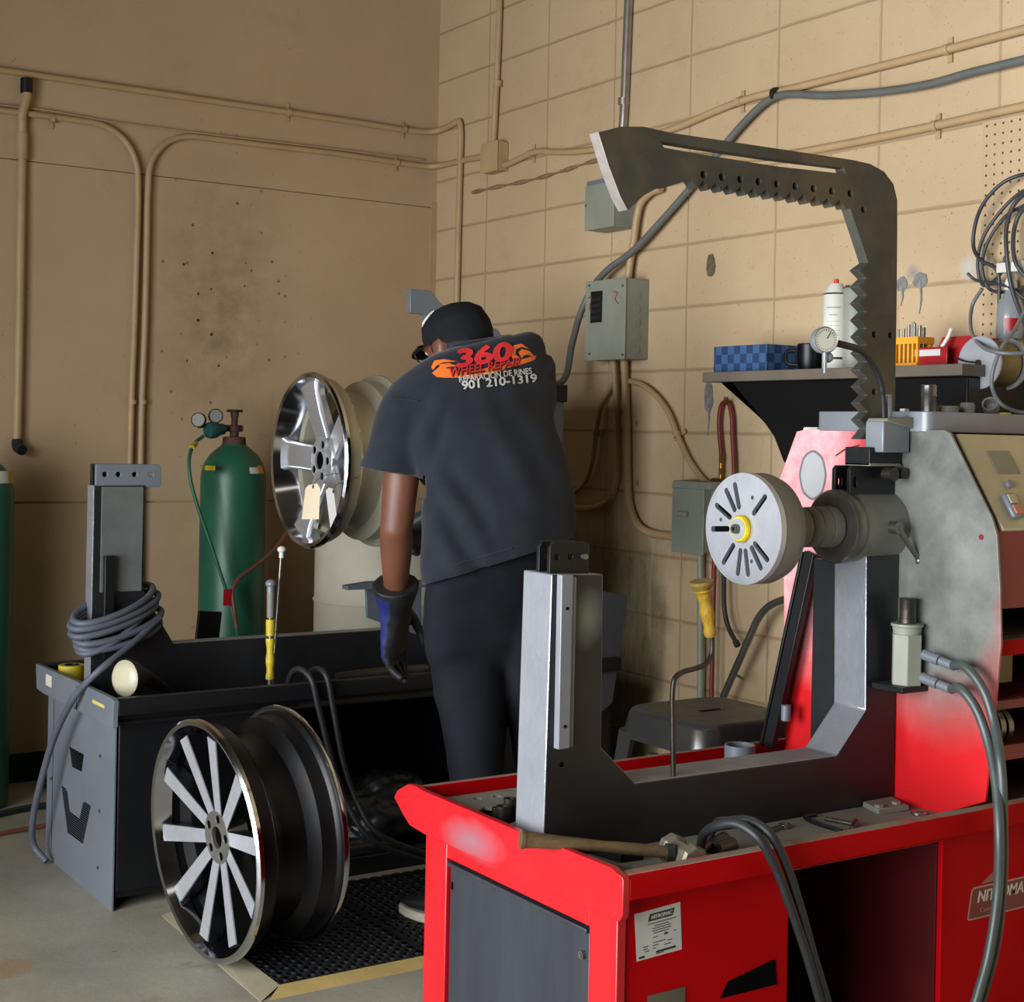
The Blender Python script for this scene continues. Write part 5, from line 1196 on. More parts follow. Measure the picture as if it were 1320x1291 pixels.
for s in (-1, 1):
    b.bar((cen.x-S-.03, cen.y+s*(S+.03), .22), (cen.x+S+.03, cen.y+s*(S+.03), .22), .006, .03).bar((cen.x+s*(S+.03), cen.y-S-.03, .25), (cen.x+s*(S+.03), cen.y+S+.03, .25), .006, .03)
part('stretcher', b, 'stool', so)

# ================================================================== LOOSE TOOLS ON THE RED MACHINE
DZ = .5
def D(px, py, z=DZ): return onz(px, py, z)
# hammer resting across the end plate
h0 = onx(671, 1080, -1.66); hz = .572
H0 = D(671, 1081, .575); H1 = D(862, 1098, .545)
o = thing('sledge_hammer', 'short sledge hammer with a worn wooden handle lying across the tray edge', 'hammer', tuple((H0+H1)/2))
dv = (H1-H0)
b = B()
part('handle', B().tube([H0+dv*u for u in (0, .03, .1, .25, .5, .75, .92, 1.04)], lambda u: (.0165 if u < .12 else .0155-.006*min(1, (u-.12)/.5) if u < .62 else .0105), 14, 4), 'wood', o)
hx = dv.normalized(); hs = hx.cross(V((0, 0, 1))).normalized(); hc = H1+dv*.06
part('head', B().lathe([(0, 0), (.024, 0), (.028, .006), (.028, .02), (.022, .026), (.022, .066), (.028, .072), (.028, .086), (.024, .092), (0, .092)], hc-hs*.05+V((0, 0, -.004)), hs+hx*.25, 8), mat('hammer_head', (112, 106, 90), .5, .5, .2, 12, .1), o, .001, 25)
part('collar', B().cyl(H1-dv*.02, H1+dv*.03, .015), 'rubber', o)
# bent pry bar with taped handle standing on the deck
pth = [D(869, 1078, .5), ony(869, 1000, D(869, 1078, .5).y)]
y0 = D(869, 1078, .5).y
pth = [ony(869, 1077, y0), ony(868, 1000, y0), ony(867, 930, y0), ony(867, 890, y0), ony(870, 874, y0), ony(880, 866, y0+.005), ony(897, 861, y0+.01), ony(910, 855, y0+.012), ony(917, 843, y0+.014), ony(918, 825, y0+.014), ony(914, 790, y0+.014), ony(912, 765, y0+.014)]
o = part('pry_bar', B().tube(pth, .0052, 10, 6), 'dark_steel', None, 0, 60, keep=tuple(pth[0])); tag(o, 'bent steel pry bar with a yellow taped handle standing on the red machine', 'pry bar')
a, c = ony(916, 820, y0+.014), ony(906, 756, y0+.014)
part('taped_handle', B().tube([a, a+(c-a)*.2, a+(c-a)*.5, a+(c-a)*.8, c], lambda u: .011+.004*u+.004*(u > .85)+.0015*math.sin(u*17), 12, 5), mat('dirty_yellow_tape', (160, 126, 24), .6, 0, .4, 20, .3), o, label='yellow taped handle')
part('handle_flare', B().lathe([(0, 0), (.012, 0), (.024, .018), (.023, .024), (0, .024)], c-V((.0, 0, .012)), V((-.2, 0, 1)), 18), mat('dark_yellow_tape', (130, 104, 40), .7, 0, .35, 20, .3), o)
def tool(name, label, cat, b, m, at, group=None):
    return tag(part(name, b, m, None, .0005, 40, keep=tuple(at)), label, cat, group)
def wrench(a, c, r=.005, sc=1.):
    a, c = V(a), V(c); d = (c-a).normalized()
    b = B().bar(a+d*.01, c-d*.01, .011*sc, .006*sc, (0, 0, 1)); s = V((0, 0, 1)).cross(d)
    b.lathe([(.0065*sc, 0), (.012*sc, 0), (.012*sc, .008*sc), (.0065*sc, .008*sc)], c+V((0, 0, -.004)), (0, 0, 1), 16, closed=True)
    for q in (-1, 1): b.bar(a+s*q*.004*sc-d*.004, a+s*q*.012*sc-d*.014*sc+d*.02*0, .007*sc, .007*sc)
    b.lathe([(0, 0), (.010*sc, 0), (.010*sc, .007*sc), (0, .007*sc)], a+d*.008+V((0, 0, -.0035)), (0, 0, 1), 14)
    return b
T1 = .504
tool('combination_wrench', 'small steel wrench lying on the deck behind the draped hoses', 'wrench', wrench(D(985, 1072, T1), D(1012, 1064, T1)), 'steel', D(1000, 1068, T1))
k0, k1, k2 = D(1038, 1053, T1), D(1041, 1056, T1), D(1085, 1070, T1)
tool('allen_key', 'long black hex key lying flat on the deck', 'hex key', B().tube([D(1052, 1050, T1), D(1038, 1052, T1), D(1044, 1057, T1), D(1085, 1071, T1)], .0045, 6, 4), 'black_paint', D(1060, 1060, T1))
tool('tee_handle', 'black rod with a steel cross pin beside the hex key', 'tool', B().tube([D(1064, 1055, T1), D(1085, 1059, T1), D(1100, 1062, T1)], .0045, 8).tube([D(1098, 1068, T1), D(1104, 1058, T1+.004)], .006, 8), 'dark_steel', D(1080, 1058, T1))
o = thing('clamp_plate', 'flat black plate with two bolt heads on the deck', 'plate', tuple(D(1138, 1042)))
q4 = [D(1112, 1040), D(1132, 1050), D(1172, 1045), D(1150, 1033)]
part('plate', B().prism([(p.x, p.y) for p in q4], 'z', .5, .512), 'dust_top', o, .002)
for x, y in ((1133, 1040), (1155, 1036)):
    p = D(x, y, .512); part('bolt_head', B().cyl(p, p+V((0, 0, .006)), .0095, None, 6), 'dust_top', o)
p = D(1184, 1048, .503); tool('steel_ring', 'small bright steel ring beside the clamp plate', 'ring', B().lathe([(.010, 0), (.016, 0), (.016, .006), (.010, .006)], p-V((0, 0, .003)), (.1, 0, 1), 20, closed=True), 'chrome', p)
# far side of the deck
p = D(803, 996, .5)
tool('socket_tube', 'short steel tube lying by the frame chamfer', 'tube', B().lathe([(.008, 0), (.013, 0), (.013, .05), (.008, .05)], D(786, 990, .514), D(808, 1000, .514)-D(786, 990, .514), 18, closed=True), 'steel', p)
tool('air_ratchet', 'dark ratchet tool on the far side of the deck', 'ratchet', B().tube([D(836, 978, .515), D(850, 982, .518), D(868, 986, .516), D(892, 988, .514)], .010, 10).lathe([(0, 0), (.016, 0), (.016, .02), (0, .02)], D(840, 982, .506), (0, 0, 1), 16), 'dark_steel', D(860, 984, .51))
tool('pale_block', 'pale flat block between the frame and the far rim', 'block', B().prism([(p.x, p.y) for p in (D(815, 1004), D(822, 990), D(905, 980), D(902, 993))], 'z', .5, .52), 'dust_top', D(860, 992))
p = onz(954, 965, .56)
o = tool('pipe_ring', 'short dark pipe ring standing by the far rim', 'ring', B().lathe([(.030, 0), (.035, 0), (.035, .07), (.030, .07)], (p.x, p.y+.0, .5), (0, 0, 1), 32, closed=True), 'slate_paint', p)
for k, (x, y, r, h) in enumerate(((648, 1055, .014, .04), (657, 1048, .013, .045), (640, 1050, .009, .03))):
    p = D(x, y, .52); tool('socket', ('dark socket in the deck cut-out, nearest the post', 'square-holed socket behind it in the deck cut-out', 'smallest socket in the deck cut-out')[k], 'socket', B().lathe([(r*.6, 0), (r, 0), (r, h), (r*.6, h)], (p.x, p.y, .505), (0, 0, 1), 16, closed=True), 'dark_steel', p)
tool('chisel', 'flat steel chisel under the hammer handle', 'chisel', B().bar(D(742, 1108, .515), D(792, 1118, .506), .02, .006).bar(D(792, 1118, .506), D(812, 1122, .504), .028, .004), 'steel', D(770, 1112))
tool('wedge', 'black steel wedge under the hammer handle', 'wedge', B().prism([(p.x, p.y) for p in (D(760, 1100), D(800, 1112), D(830, 1108), D(800, 1096))], 'z', .5, .515), 'black_paint', D(795, 1104), )
# things stored in the tower bay
for k in range(4):
    xk = TX+.03+.028*k; rk = .048-.003*k
    tool('spacer_ring', ('steel spacer ring at the left end of the row on the lower shelf', 'second steel spacer ring of the row on the lower shelf', 'third steel spacer ring of the row on the lower shelf', 'last steel spacer ring of the row on the lower shelf')[k], 'ring', B().lathe([(rk*.6, 0), (rk, 0), (rk, .016), (rk*.6, .016)], (xk, -3.31, .637+rk), (1, 0, 0), 32, closed=True), 'steel', (xk, -3.31, .637), 'spacer rings on the lower shelf')
tool('gasket_ring', 'yellowish ring standing on the wire rack', 'ring', B().lathe([(.038, 0), (.052, 0), (.052, .02), (.038, .02)], (TX+.045, -3.30, .746+.052), (.9, .3, 0), 32, closed=True), mat('yellow_rubber', (120, 112, 62), .6, 0, .2, 10, .05), (TX+.045, -3.3, .746))
tool('black_case', 'black case pushed back on the wire rack', 'case', B().box((TX+.03, -3.2, .746), (TX+.3, -2.9, .80)), 'black_paint', (TX+.15, -3.05, .746))
tool('beige_block', 'beige block standing behind on the wire rack', 'block', B().box((TX+.19, -3.24, .746), (TX+.26, -3.205, .83)), 'beige_panel', (TX+.2, -3.22, .746))

# ================================================================== LOOSE THINGS ON THE BLACK MACHINE
LZ = .49
def G(px, py, z=LZ): return onz(px, py, z)
p = G(92, 872, .53); o = thing('tape_roll', 'roll of yellow tape in the corner of the black machine tray', 'tape', (p.x, p.y, .49))
part('roll', B().lathe([(.022, 0), (.037, 0), (.037, .05), (.022, .05)], (p.x, p.y, .515), (0, 0, 1), 32, closed=True), 'yellow', o); part('core', B().lathe([(.019, 0), (.022, 0), (.022, .052), (.019, .052)], (p.x, p.y, .514), (0, 0, 1), 28, closed=True), 'black_paint', o)
part('box', B().box((p.x-.035, p.y-.035, .49), (p.x+.035, p.y+.035, .515)), 'black_paint', o)
# work lamp
c_ = ony(161, 874, -1.44); d = V((-.9, -.42, .05)).normalized()
o = thing('work_lamp', 'black work lamp with a cream frosted lens leaning in the tray', 'lamp', (c_.x, c_.y, .49))
part('lens', B().lathe([(0, .012), (.03, .010), (.046, .003), (.049, 0), (0, 0)], c_, d, 36), 'glass_lens', o)
part('reflector_shell', B().lathe([(.052, .004), (.053, -.006), (.046, -.03), (.026, -.06), (.022, -.075), (.0, -.075)], c_, d, 36), 'rubber', o)
e = c_-d*.07; gq = G(218, 890, .52)
part('handle', B().tube([e, e+(gq-e)*.35, e+(gq-e)*.7, gq], lambda u: .022-.012*u, 14), 'rubber', o)
p = G(225, 888, .505); part('red_switch', B().tube([p-V((.012, .0, 0)), p+V((.012, .006, .004))], .007, 8), 'red_plastic', o)
# pry bars with ball ends
for k, (tip, foot, lab) in enumerate((((349, 752), (348, 880), 'shorter pry bar with a round knob and yellow tape standing in the black tray'), ((363, 708), (352, 872), 'longer thin pry bar with a pale ball end leaning beside the taped one'))):
    yk = -1.40+.03*k
    a, c = ony(*tip, yk), ony(*foot, yk); a2 = V((c.x, yk, .49))
    o = thing('pry_bar', lab, 'pry bar', tuple(a2))
    part('shaft', B().tube([a2, c+V((0, 0, .0)), a+(c-a)*.35, a], (.0075 if k == 0 else .0042), 10), 'steel', o)
    part('ball_end', B().ball(a, .0155 if k == 0 else .0125, (1, 1, .8), 18).cyl(a-V((0, 0, .024)), a-V((0, 0, .005)), .011 if k == 0 else .007), 'white' if k else 'steel_paint', o, label='round end')
    if k == 0:
        def q(u): return a+(c-a)*u
        part('tape_wrap', B().tube([q(.36), q(.45), q(.52)], .013, 10), 'yellow', o, label='yellow tape')
        part('tape_wrap', B().tube([q(.55), q(.70), q(.85), q(.96)], lambda u: .0115+.0015*math.sin(u*14+1), 10), 'yellow', o, label='yellow tape')
        part('grip', B().tube([q(.08), q(.2), q(.34)], .011, 10), 'soot', o)
p0, p1 = G(262, 812, .5), V((0, 0, 0))
a, c = ony(262, 815, -1.02), ony(270, 790, -1.02)
o = tag(part('steel_bar', B().bar((a.x, -1.02, .49), c+(c-a)*.1, .075, .012, (0, -1, .0)), 'black_paint', None, .002, 40, keep=(a.x, -1.02, .49)), 'short black flat bar leaning up by the far rim of the black machine', 'bar')
tool('long_punch', 'thin dark steel rod lying among the small parts in the black tray', 'rod', B().tube([G(282, 884, .5), G(310, 879, .505), G(330, 873, .51)], .005, 8), 'dark_steel', G(300, 880))
tool('long_wrench', 'steel wrench lying left of the small parts in the black tray', 'wrench', wrench(G(258, 886, .5), G(280, 884, .5), sc=1.2), 'dark_steel', G(268, 885))
for k in range(9):
    x, y = 318+random.random()*48, 877+random.random()*9; p = G(x, y, .495); r = random.uniform(.006, .011)
    tool('hex_bolt', 'small oily bolt in the heap at the foot of the taped pry bar', 'bolt', B().cyl(p-V((0, 0, .004)), p+V((0, 0, .004)), r, None, 6).cyl(p, p+V((.02*math.cos(k*2.), .02*math.sin(k*2.), .006)), r*.5, None, 10), ('dark_steel', 'steel')[k % 2], p, 'bolts in the black tray')
tool('steel_pipe', 'length of rusty ended steel pipe lying in the black tray under the glove', 'pipe', B().tube([ony(434, 874, -1.50), ony(480, 868, -1.50), ony(550, 862, -1.50)], .016, 14), 'dark_steel', ony(480, 868, -1.5))
tool('long_bar', 'dark steel bar lying in the black tray behind the pipe', 'bar', B().bar((-1.1, -1.45, .50), (-.65, -1.45, .50), .02, .02), 'dark_steel', (-.9, -1.45, .5))

# ================================================================== FLOOR THINGS
mx0, my0 = -1.735, -2.30
MXE = -.66; MYF = -1.615
mo = thing('floor_mat', 'black perforated rubber mat with a worn yellow border between the machines', 'mat', (-1.2, -1.96, 0))
b = B(); px_, nx_, ny_ = .0345, 0, 0
x = mx0+.045; xs_ = []
while x < MXE: xs_.append(x); x += px_
y = my0+.045; ys_ = []
while y < MYF-.03: ys_.append(y); y += px_
n8 = 8
for ix, x in enumerate(xs_):
    for iy, y in enumerate(ys_):
        cx, cy, h = x+px_/2, y+px_/2, px_/2
        solid = (ix % 12 == 11) or (iy % 9 == 8)
        sqp = []
        for k in range(n8):
            a = 2*PI*k/n8+PI/8; m_ = max(abs(math.cos(a)), abs(math.sin(a))); sqp.append((cx+h*math.cos(a)/m_, cy+h*math.sin(a)/m_))
        z1 = .0125
        ri = .0 if solid else .0098
        o_ = [b.b.verts.new((p[0], p[1], z1-.002)) for p in sqp]
        if solid:
            b.b.faces.new(o_); continue
        m1 = [b.b.verts.new((cx+.0135*math.cos(2*PI*k/n8+PI/8), cy+.0135*math.sin(2*PI*k/n8+PI/8), z1)) for k in range(n8)]
        i1 = [b.b.verts.new((cx+ri*math.cos(2*PI*k/n8+PI/8), cy+ri*math.sin(2*PI*k/n8+PI/8), z1-.001)) for k in range(n8)]
        i0 = [b.b.verts.new((cx+ri*math.cos(2*PI*k/n8+PI/8), cy+ri*math.sin(2*PI*k/n8+PI/8), .002)) for k in range(n8)]
        for k in range(n8):
            k2 = (k+1) % n8
            b.b.faces.new((o_[k], o_[k2], m1[k2], m1[k])); b.b.faces.new((m1[k], m1[k2], i1[k2], i1[k])); b.b.faces.new((i1[k], i1[k2], i0[k2], i0[k]))
b.box((mx0+.04, my0+.04, .0005), (xs_[-1]+px_, ys_[-1]+px_, .002))
part('field', b, 'mat_rubber', mo, 0, 30)
xe, yf = xs_[-1]+px_, ys_[-1]+px_
b = B().poly3([(mx0, my0, .001), (xe, my0, .001), (xe, my0+.045, .012), (mx0+.045, my0+.045, .012)], (0, 0, -.001))
part('border', b, 'mat_border', mo, 0, 20, label='worn yellow border along the front')
b = B().poly3([(mx0-.02, my0+.0, .001), (mx0+.045, my0+.045, .012), (mx0+.045, yf, .012), (mx0+.0, yf, .001)], (0, 0, -.001))
part('border', b, mat('dusty_border', (150, 142, 116), .8, 0, .15, 6, .1, wear=.4, wearc=(110, 104, 86)), mo, 0, 20, label='dusty grey border at the left end')
# crumpled bag on the machine's floor plate
b = B(); q = bmesh.ops.create_icosphere(b.b, subdivisions=5, radius=1)
cb = V((-.99, -1.42, .05))
for v in q['verts']:
    n = v.co.copy(); f = 1+.35*noise.noise(n*1.6+V((3, 1, 0)))+.22*(1-abs(noise.noise(n*3.4)))-.12*abs(noise.noise(n*7))
    v.co = cb+V((n.x*.16*f, n.y*.085*f, max(0, n.z*.10*f+.075)))
tag(part('plastic_bag', b, 'dark_cloth', None, 0, 80, keep=tuple(cb)), 'crumpled black plastic bag under the black machine', 'bag')
tag(part('folded_cloth', B().prism(rrect(-1.24, -1.568, -1.0, -1.512, .02), 'z', .05, .085), 'dark_cloth', None, .01, 40, keep=(-1.13, -1.54, .05)), 'flat dark folded cloth beside the plastic bag', 'cloth')
pth = [V((-2.6, -.62, .012)), V((-2.2, -.55, .012)), V((-1.95, -.50, .012)), V((-1.7, -.42, .012)), V((-1.4, -.5, .012))]
tag(part('floor_hose', B().tube(pth, .011, 10, 8), 'rubber', None, 0, 60, keep=(-2, -.5, 0)), 'black hose lying on the floor behind the left green cylinder', 'hose')
pth = [V((-2.6, -.8, .008)), V((-2.1, -.72, .008)), V((-1.8, -.66, .008)), V((-1.5, -.62, .008))]
tag(part('floor_hose', B().tube(pth, .007, 10, 8), 'brownhose', None, 0, 60, keep=(-2, -.7, 0)), 'thin brown hose lying on the floor in front of the black one', 'hose')
b = B(); q = bmesh.ops.create_icosphere(b.b, subdivisions=4, radius=1)
for v in q['verts']:
    n = v.co.copy(); f = 1+.3*noise.noise(n*2.2)
    v.co = V((-1.45+n.x*.16*f, -.15+n.y*.09*f, max(0, .03+n.z*.06*f)))
tag(part('rag_heap', b, 'dark_cloth', None, 0, 80, keep=(-1.45, -.15, 0)), 'dark heap of rags at the foot of the back wall', 'rags')
# ================================================================== THE MAN AT WORK
PD = 3.8
def Q(px, py, w=0.): return CAM+ray(px, py)*(PD+w)
foot0 = Q(620, 1000, 0); po = V((foot0.x, foot0.y, 0))
man = thing('person', 'man in a black printed t-shirt, black cap and work gloves bending over the black machine', 'person', tuple(po))
def ring_lr(l, r, w, b, n=28, e=2.3, shear=.45, grow=0., wl=None):
    """closed loop spanning the points l and r seen in the photo, b = half depth"""
    L_, R_ = Q(l[0], l[1], w), Q(r[0], r[1], w); c = (L_+R_)/2; ax = (R_-L_)/2
    h = ax.length; ax = ax*(1+grow/h); bb = b+grow; out = []
    for k in range(n):
        a = 2*PI*k/n; cx, sx = math.cos(a), math.sin(a)
        u = math.copysign(abs(cx)**(2/e), cx); v = math.copysign(abs(sx)**(2/e), sx)
        out.append(c+ax*u+FW*(bb*v+shear*h*u*(1-.0)))
    return out
def chain(b, pts, n=16, flat=1.):
    """tapered limb: pts = (point, radius[, radius2])"""
    P = [V(p[0]) for p in pts]; rings = []; up = None
    for i, p in enumerate(P):
        d = (P[min(i+1, len(P)-1)]-P[max(i-1, 0)]).normalized()
        if up is None: up = (FW-d*FW.dot(d)).normalized()
        up = (up-d*up.dot(d)).normalized(); s = d.cross(up)
        r1 = pts[i][1]; r2 = pts[i][2] if len(pts[i]) > 2 else r1
        rings.append([p+s*(r1*math.cos(2*PI*k/n))+up*(r2*math.sin(2*PI*k/n)) for k in range(n)])
    return b.loft(rings)
def fuse(b, voxel, smooth=3, fn=None):
    """melt overlapping closed shapes into one continuous surface"""
    bmesh.ops.recalc_face_normals(b.b, faces=b.b.faces[:])
    me = bpy.data.meshes.new('tmp'); b.b.to_mesh(me); b.b.free()
    o = bpy.data.objects.new('tmp', me); C.objects.link(o)
    md = o.modifiers.new('r', 'REMESH'); md.mode = 'VOXEL'; md.voxel_size = voxel
    ms = o.modifiers.new('s', 'SMOOTH'); ms.iterations = smooth; ms.factor = .5
    dg = bpy.context.evaluated_depsgraph_get(); dg.update()
    m2 = bpy.data.meshes.new_from_object(o.evaluated_get(dg)); bpy.data.objects.remove(o); bpy.data.meshes.remove(me)
    r = B(); r.b.from_mesh(m2); bpy.data.meshes.remove(m2)
    if fn:
        r.b.normal_update()
        mv = [(v, fn(v.co, v.normal)) for v in r.b.verts]
        for v, d in mv: v.co += d
    return r
TORSO = [((546, 752), (742, 698), .02, .125), ((544, 718), (744, 676), .03, .135), ((545, 680), (741, 645), .04, .142), ((544, 640), (735, 610), .055, .147), ((540, 600), (727, 572), .07, .145), ((532, 560), (719, 535), .09, .14), ((523, 525), (714, 505), .11, .132), ((516, 502), (710, 482), .125, .12), ((519, 482), (706, 464), .14, .105), ((537, 470), (704, 443), .15, .095), ((563, 460), (698, 431), .158, .082), ((590, 449), (684, 426), .165, .06)]
SH, EL, WR = Q(526, 520, .045), Q(511, 680, .06), Q(510, 768, .20)
RSH, REL, RWR = Q(676, 478, .24), Q(672, 600, .36), Q(600, 640, .42)
ANK, KNE, HIP = Q(596, 1140, -.08), Q(612, 985, -.02), Q(606, 800, .04)
RANK, RKNE, RHIP = Q(706, 1120, .14), Q(700, 970, .14), Q(682, 795, .10)
# --- body: one continuous surface
skin = NT('brown_skin'); v = skin.coord(); skin.col(skin.ramp(skin.noise(9, 5, .6, v), [(.3, lin((92, 56, 40))), (.7, lin((112, 70, 50)))])); skin.rough(.5)
skin.b.inputs['Subsurface Weight'].default_value = .08; skin.b.inputs['Subsurface Radius'].default_value = (.01, .004, .002); skin.bump(skin.noise(220, 3, .6, v), .1, .002)
b = B()
b.loft([ring_lr(l, r, w, bb, 24, grow=(-.034 if k < 3 else -.018)) for k, (l, r, w, bb) in enumerate(TORSO)])
b.loft([ring_lr((580, 840), (705, 815), .04, .07, 24), ring_lr((572, 800), (712, 770), .04, .09, 24), ring_lr((562, 740), (726, 705), .03, .10, 24)])
chain(b, [(SH, .045), (SH.lerp(EL, .35), .050), (SH.lerp(EL, .8), .045), (EL, .043), (EL.lerp(WR, .3), .043, .04), (EL.lerp(WR, .7), .036, .033), (WR, .030, .026), (WR+(WR-EL)*.35, .032, .022)], 18)
chain(b, [(RSH, .06), (RSH.lerp(REL, .5), .05), (REL, .043), (REL.lerp(RWR, .4), .042), (RWR, .029), (RWR+(RWR-REL)*.3, .03, .022)], 18)
for h, k, a in ((HIP, KNE, ANK), (RHIP, RKNE, RANK)):
    chain(b, [(h, .062), (h.lerp(k, .5), .06), (k, .055), (k.lerp(a, .3), .055), (a, .036), (V((a.x, a.y, .05)), .04)], 18)
# head, turned to the left and bowed
HC = Q(588, 446, .245)
fd = (R0*-.74+FW*.62+U0*-.30).normalized(); fr2 = fd.cross(U0).normalized(); fu = fr2.cross(fd)
HM = Matrix(((fr2.x, fd.x, fu.x, HC.x), (fr2.y, fd.y, fu.y, HC.y), (fr2.z, fd.z, fu.z, HC.z), (0, 0, 0, 1)))
def hp_(x, y, z): return HM @ V((x, y, z))
def hball(b, c, r, sc): 
    q = bmesh.ops.create_uvsphere(b.b, u_segments=20, v_segments=14, radius=1)
    for v in q['verts']: v.co = HM @ V((c[0]+v.co.x*r*sc[0], c[1]+v.co.y*r*sc[1], c[2]+v.co.z*r*sc[2]))
hball(b, (0, -.01, .02), .1, (.77, .97, .95)); hball(b, (0, .028, -.045), .07, (.80, .85, 1.05)); hball(b, (0, .055, -.088), .03, (1, .9, .7))
hball(b, (0, .096, -.022), .016, (.9, 1.2, 1.1)); hball(b, (0, .09, .0), .012, (.8, 1, 1.8)); hball(b, (0, .083, -.062), .017, (1.4, .6, .35)); hball(b, (0, .083, -.072), .016, (1.2, .6, .35))
for s in (-1, 1):
    hball(b, (s*.035, .075, .012), .018, (1.2, .5, .5)); hball(b, (s*.078, -.005, -.015), .032, (.28, .62, 1.0)); hball(b, (s*.080, -.018, -.005), .02, (.5, .4, 1.2))
chain(b, [(hp_(0, -.03, -.03), .055), (hp_(0, -.045, -.09), .055), (Q(612, 462, .19), .062), (Q(615, 485, .16), .08)], 18)
body = part('body', fuse(b, .0085, 3), skin.m, man, 0, 80)
ew = mat('eye_white', (196, 190, 180), .25, 0, .02, 9, 0)
for s in (-1, 1):
    eb = B(); hball(eb, (s*.033, .0735, .006), .0095, (1, 1, 1)); part('eye', eb, ew, body)
# short black hair under the cap
b = B(); hball(b, (0, -.016, .018), .1, (.80, .98, .94)); hball(b, (0, -.056, -.045), .062, (1.18, .66, 1.1)); chain(b, [(hp_(0, -.035, -.04), .064), (hp_(0, -.048, -.1), .064)], 18)
hb_ = fuse(b, .009, 2)
bmesh.ops.delete(hb_.b, geom=[v for v in hb_.b.verts if (HM.inverted() @ v.co).y > .035 or (HM.inverted() @ v.co).z < -.105], context='VERTS')
part('hair', hb_, mat('black_hair', (20, 17, 16), .7, 0, .3, 60, .4), man, 0, 80)
# cap
capm = NT('black_cap_cloth'); v = capm.coord(); capm.col(capm.ramp(capm.noise(30, 3, .6, v), [(.3, lin((14, 15, 18))), (.7, lin((22, 23, 27)))])); capm.rough(.85); capm.b.inputs['Specular IOR Level'].default_value = .2; capm.bump(capm.noise(260, 2, .5, v), .15, .002)
rings = []; n = 32
for h, ra, rb, oy in ((.008, .0835, .101, -.012), (.03, .086, .104, -.013), (.058, .083, .101, -.014), (.083, .070, .086, -.014), (.101, .05, .062, -.013), (.111, .024, .03, -.012), (.114, .004, .005, -.012)):
    rings.append([hp_(ra*math.cos(2*PI*k/n), oy+rb*math.sin(2*PI*k/n), h+(.012*math.sin(2*PI*k/n) if h < .06 else 0)-(.012 if h < .02 and math.sin(2*PI*k/n) < 0 else 0)) for k in range(n)])
cap = part('cap', B().loft(rings, True), capm.m, man, 0, 70)
top, bot = [], []
for k in range(13):
    a = PI*(k/12); x = .076*math.cos(a); y = .068+.066*math.sin(a)**.8
    top.append(hp_(x, y, .036-3.2*x*x-.42*(y-.07))); 
b = B(); inner = [hp_(.078*math.cos(PI*k/12), .052+.04*math.sin(PI*k/12), .034-3.2*(.076*math.cos(PI*k/12))**2) for k in range(13)]
off = fu*-.005
vt = [b.b.verts.new(p) for p in top]; vi = [b.b.verts.new(p) for p in inner]; vtb = [b.b.verts.new(p+off) for p in top]; vib = [b.b.verts.new(p+off) for p in inner]
for k in range(12):
    b.b.faces.new((vi[k], vi[k+1], vt[k+1], vt[k])); b.b.faces.new((vib[k], vtb[k], vtb[k+1], vib[k+1])); b.b.faces.new((vt[k], vt[k+1], vtb[k+1], vtb[k]))
part('bill', b, capm.m, cap, 0, 50)
part('button', B().ball(hp_(0, -.012, .114), .007, (1, 1, .6), 12), capm.m, cap)
def capsurf(h, a, lift=.0015):
    prof = ((.03, .086, .104), (.058, .083, .101), (.083, .070, .086), (.101, .05, .062), (.111, .024, .03))
    for (h0, a0, b0), (h1, a1, b1) in zip(prof, prof[1:]):
        if h0 <= h <= h1:
            f = (h-h0)/(h1-h0); ra, rb = a0+(a1-a0)*f+lift, b0+(b1-b0)*f+lift
            return hp_(ra*math.cos(a), -.013+rb*math.sin(a), h+lift)
b = B()
for h0, a0, h1, a1 in ((.062, 1.9, .098, 2.1), (.070, 1.55, .105, 1.75), (.06, 1.3, .1, 1.45), (.075, 2.3, .104, 2.4), (.068, 1.2, .074, 2.2), (.09, 1.3, .094, 2.5)):
    b.tube([capsurf(h0+(h1-h0)*u/4, a0+(a1-a0)*u/4) for u in range(5)], .0035, 6, 2)
part('embroidery', b, 'white', cap, 0, label='white embroidered emblem on the crown')
# glasses
b = B()
for s in (-1, 1):
    b.tube([hp_(s*.079, .0, .012), hp_(s*.076, .05, .008), hp_(s*.068, .095, .004)], .0022, 8)
    b.tube([hp_(s*.036+.03*math.cos(a*PI/8), .099-.006*abs(math.cos(a*PI/8)), .0+.02*math.sin(a*PI/8)) for a in range(16)], .002, 8, 2, closed=True)
b.tube([hp_(-.007, .1, .004), hp_(0, .102, .006), hp_(.007, .1, .004)], .002, 8)
gl = part('glasses', b, 'black_paint', man)
# --- shirt
cl_ = NT('faded_black_cotton'); v = cl_.coord()
cl_.col(cl_.ramp(cl_.noise(5, 6, .65, v), [(.3, lin((26, 29, 36))), (.7, lin((38, 42, 49)))])); cl_.rough(.9); cl_.b.inputs['Specular IOR Level'].default_value = .15
cl_.b.inputs['Sheen Weight'].default_value = .12; cl_.bump(cl_.noise(300, 2, .5, v), .12, .002)
b = B(); b.loft([ring_lr(l, r, w, bb, 36) for l, r, w, bb in TORSO])
c0, c1, c2, c3 = Q(535, 495, .05), Q(517, 535, .03), Q(510, 572, .03), Q(504, 611, .035)
def slv(l, r, w, bb, n=24): return ring_lr(l, r, w, bb, n, 2.1, .1)
b.loft([slv((508, 490), (575, 480), .08, .075), slv((494, 515), (560, 515), .05, .085), slv((483, 545), (548, 550), .035, .088), slv((473, 575), (545, 585), .03, .088), slv((462, 603), (543, 618), .03, .086)])
dd = (REL-RSH).normalized()
chain(b, [(RSH-dd*.03, .085), (RSH+dd*.08, .088), (RSH+dd*.17, .088), (RSH+dd*.2, .088)], 22)
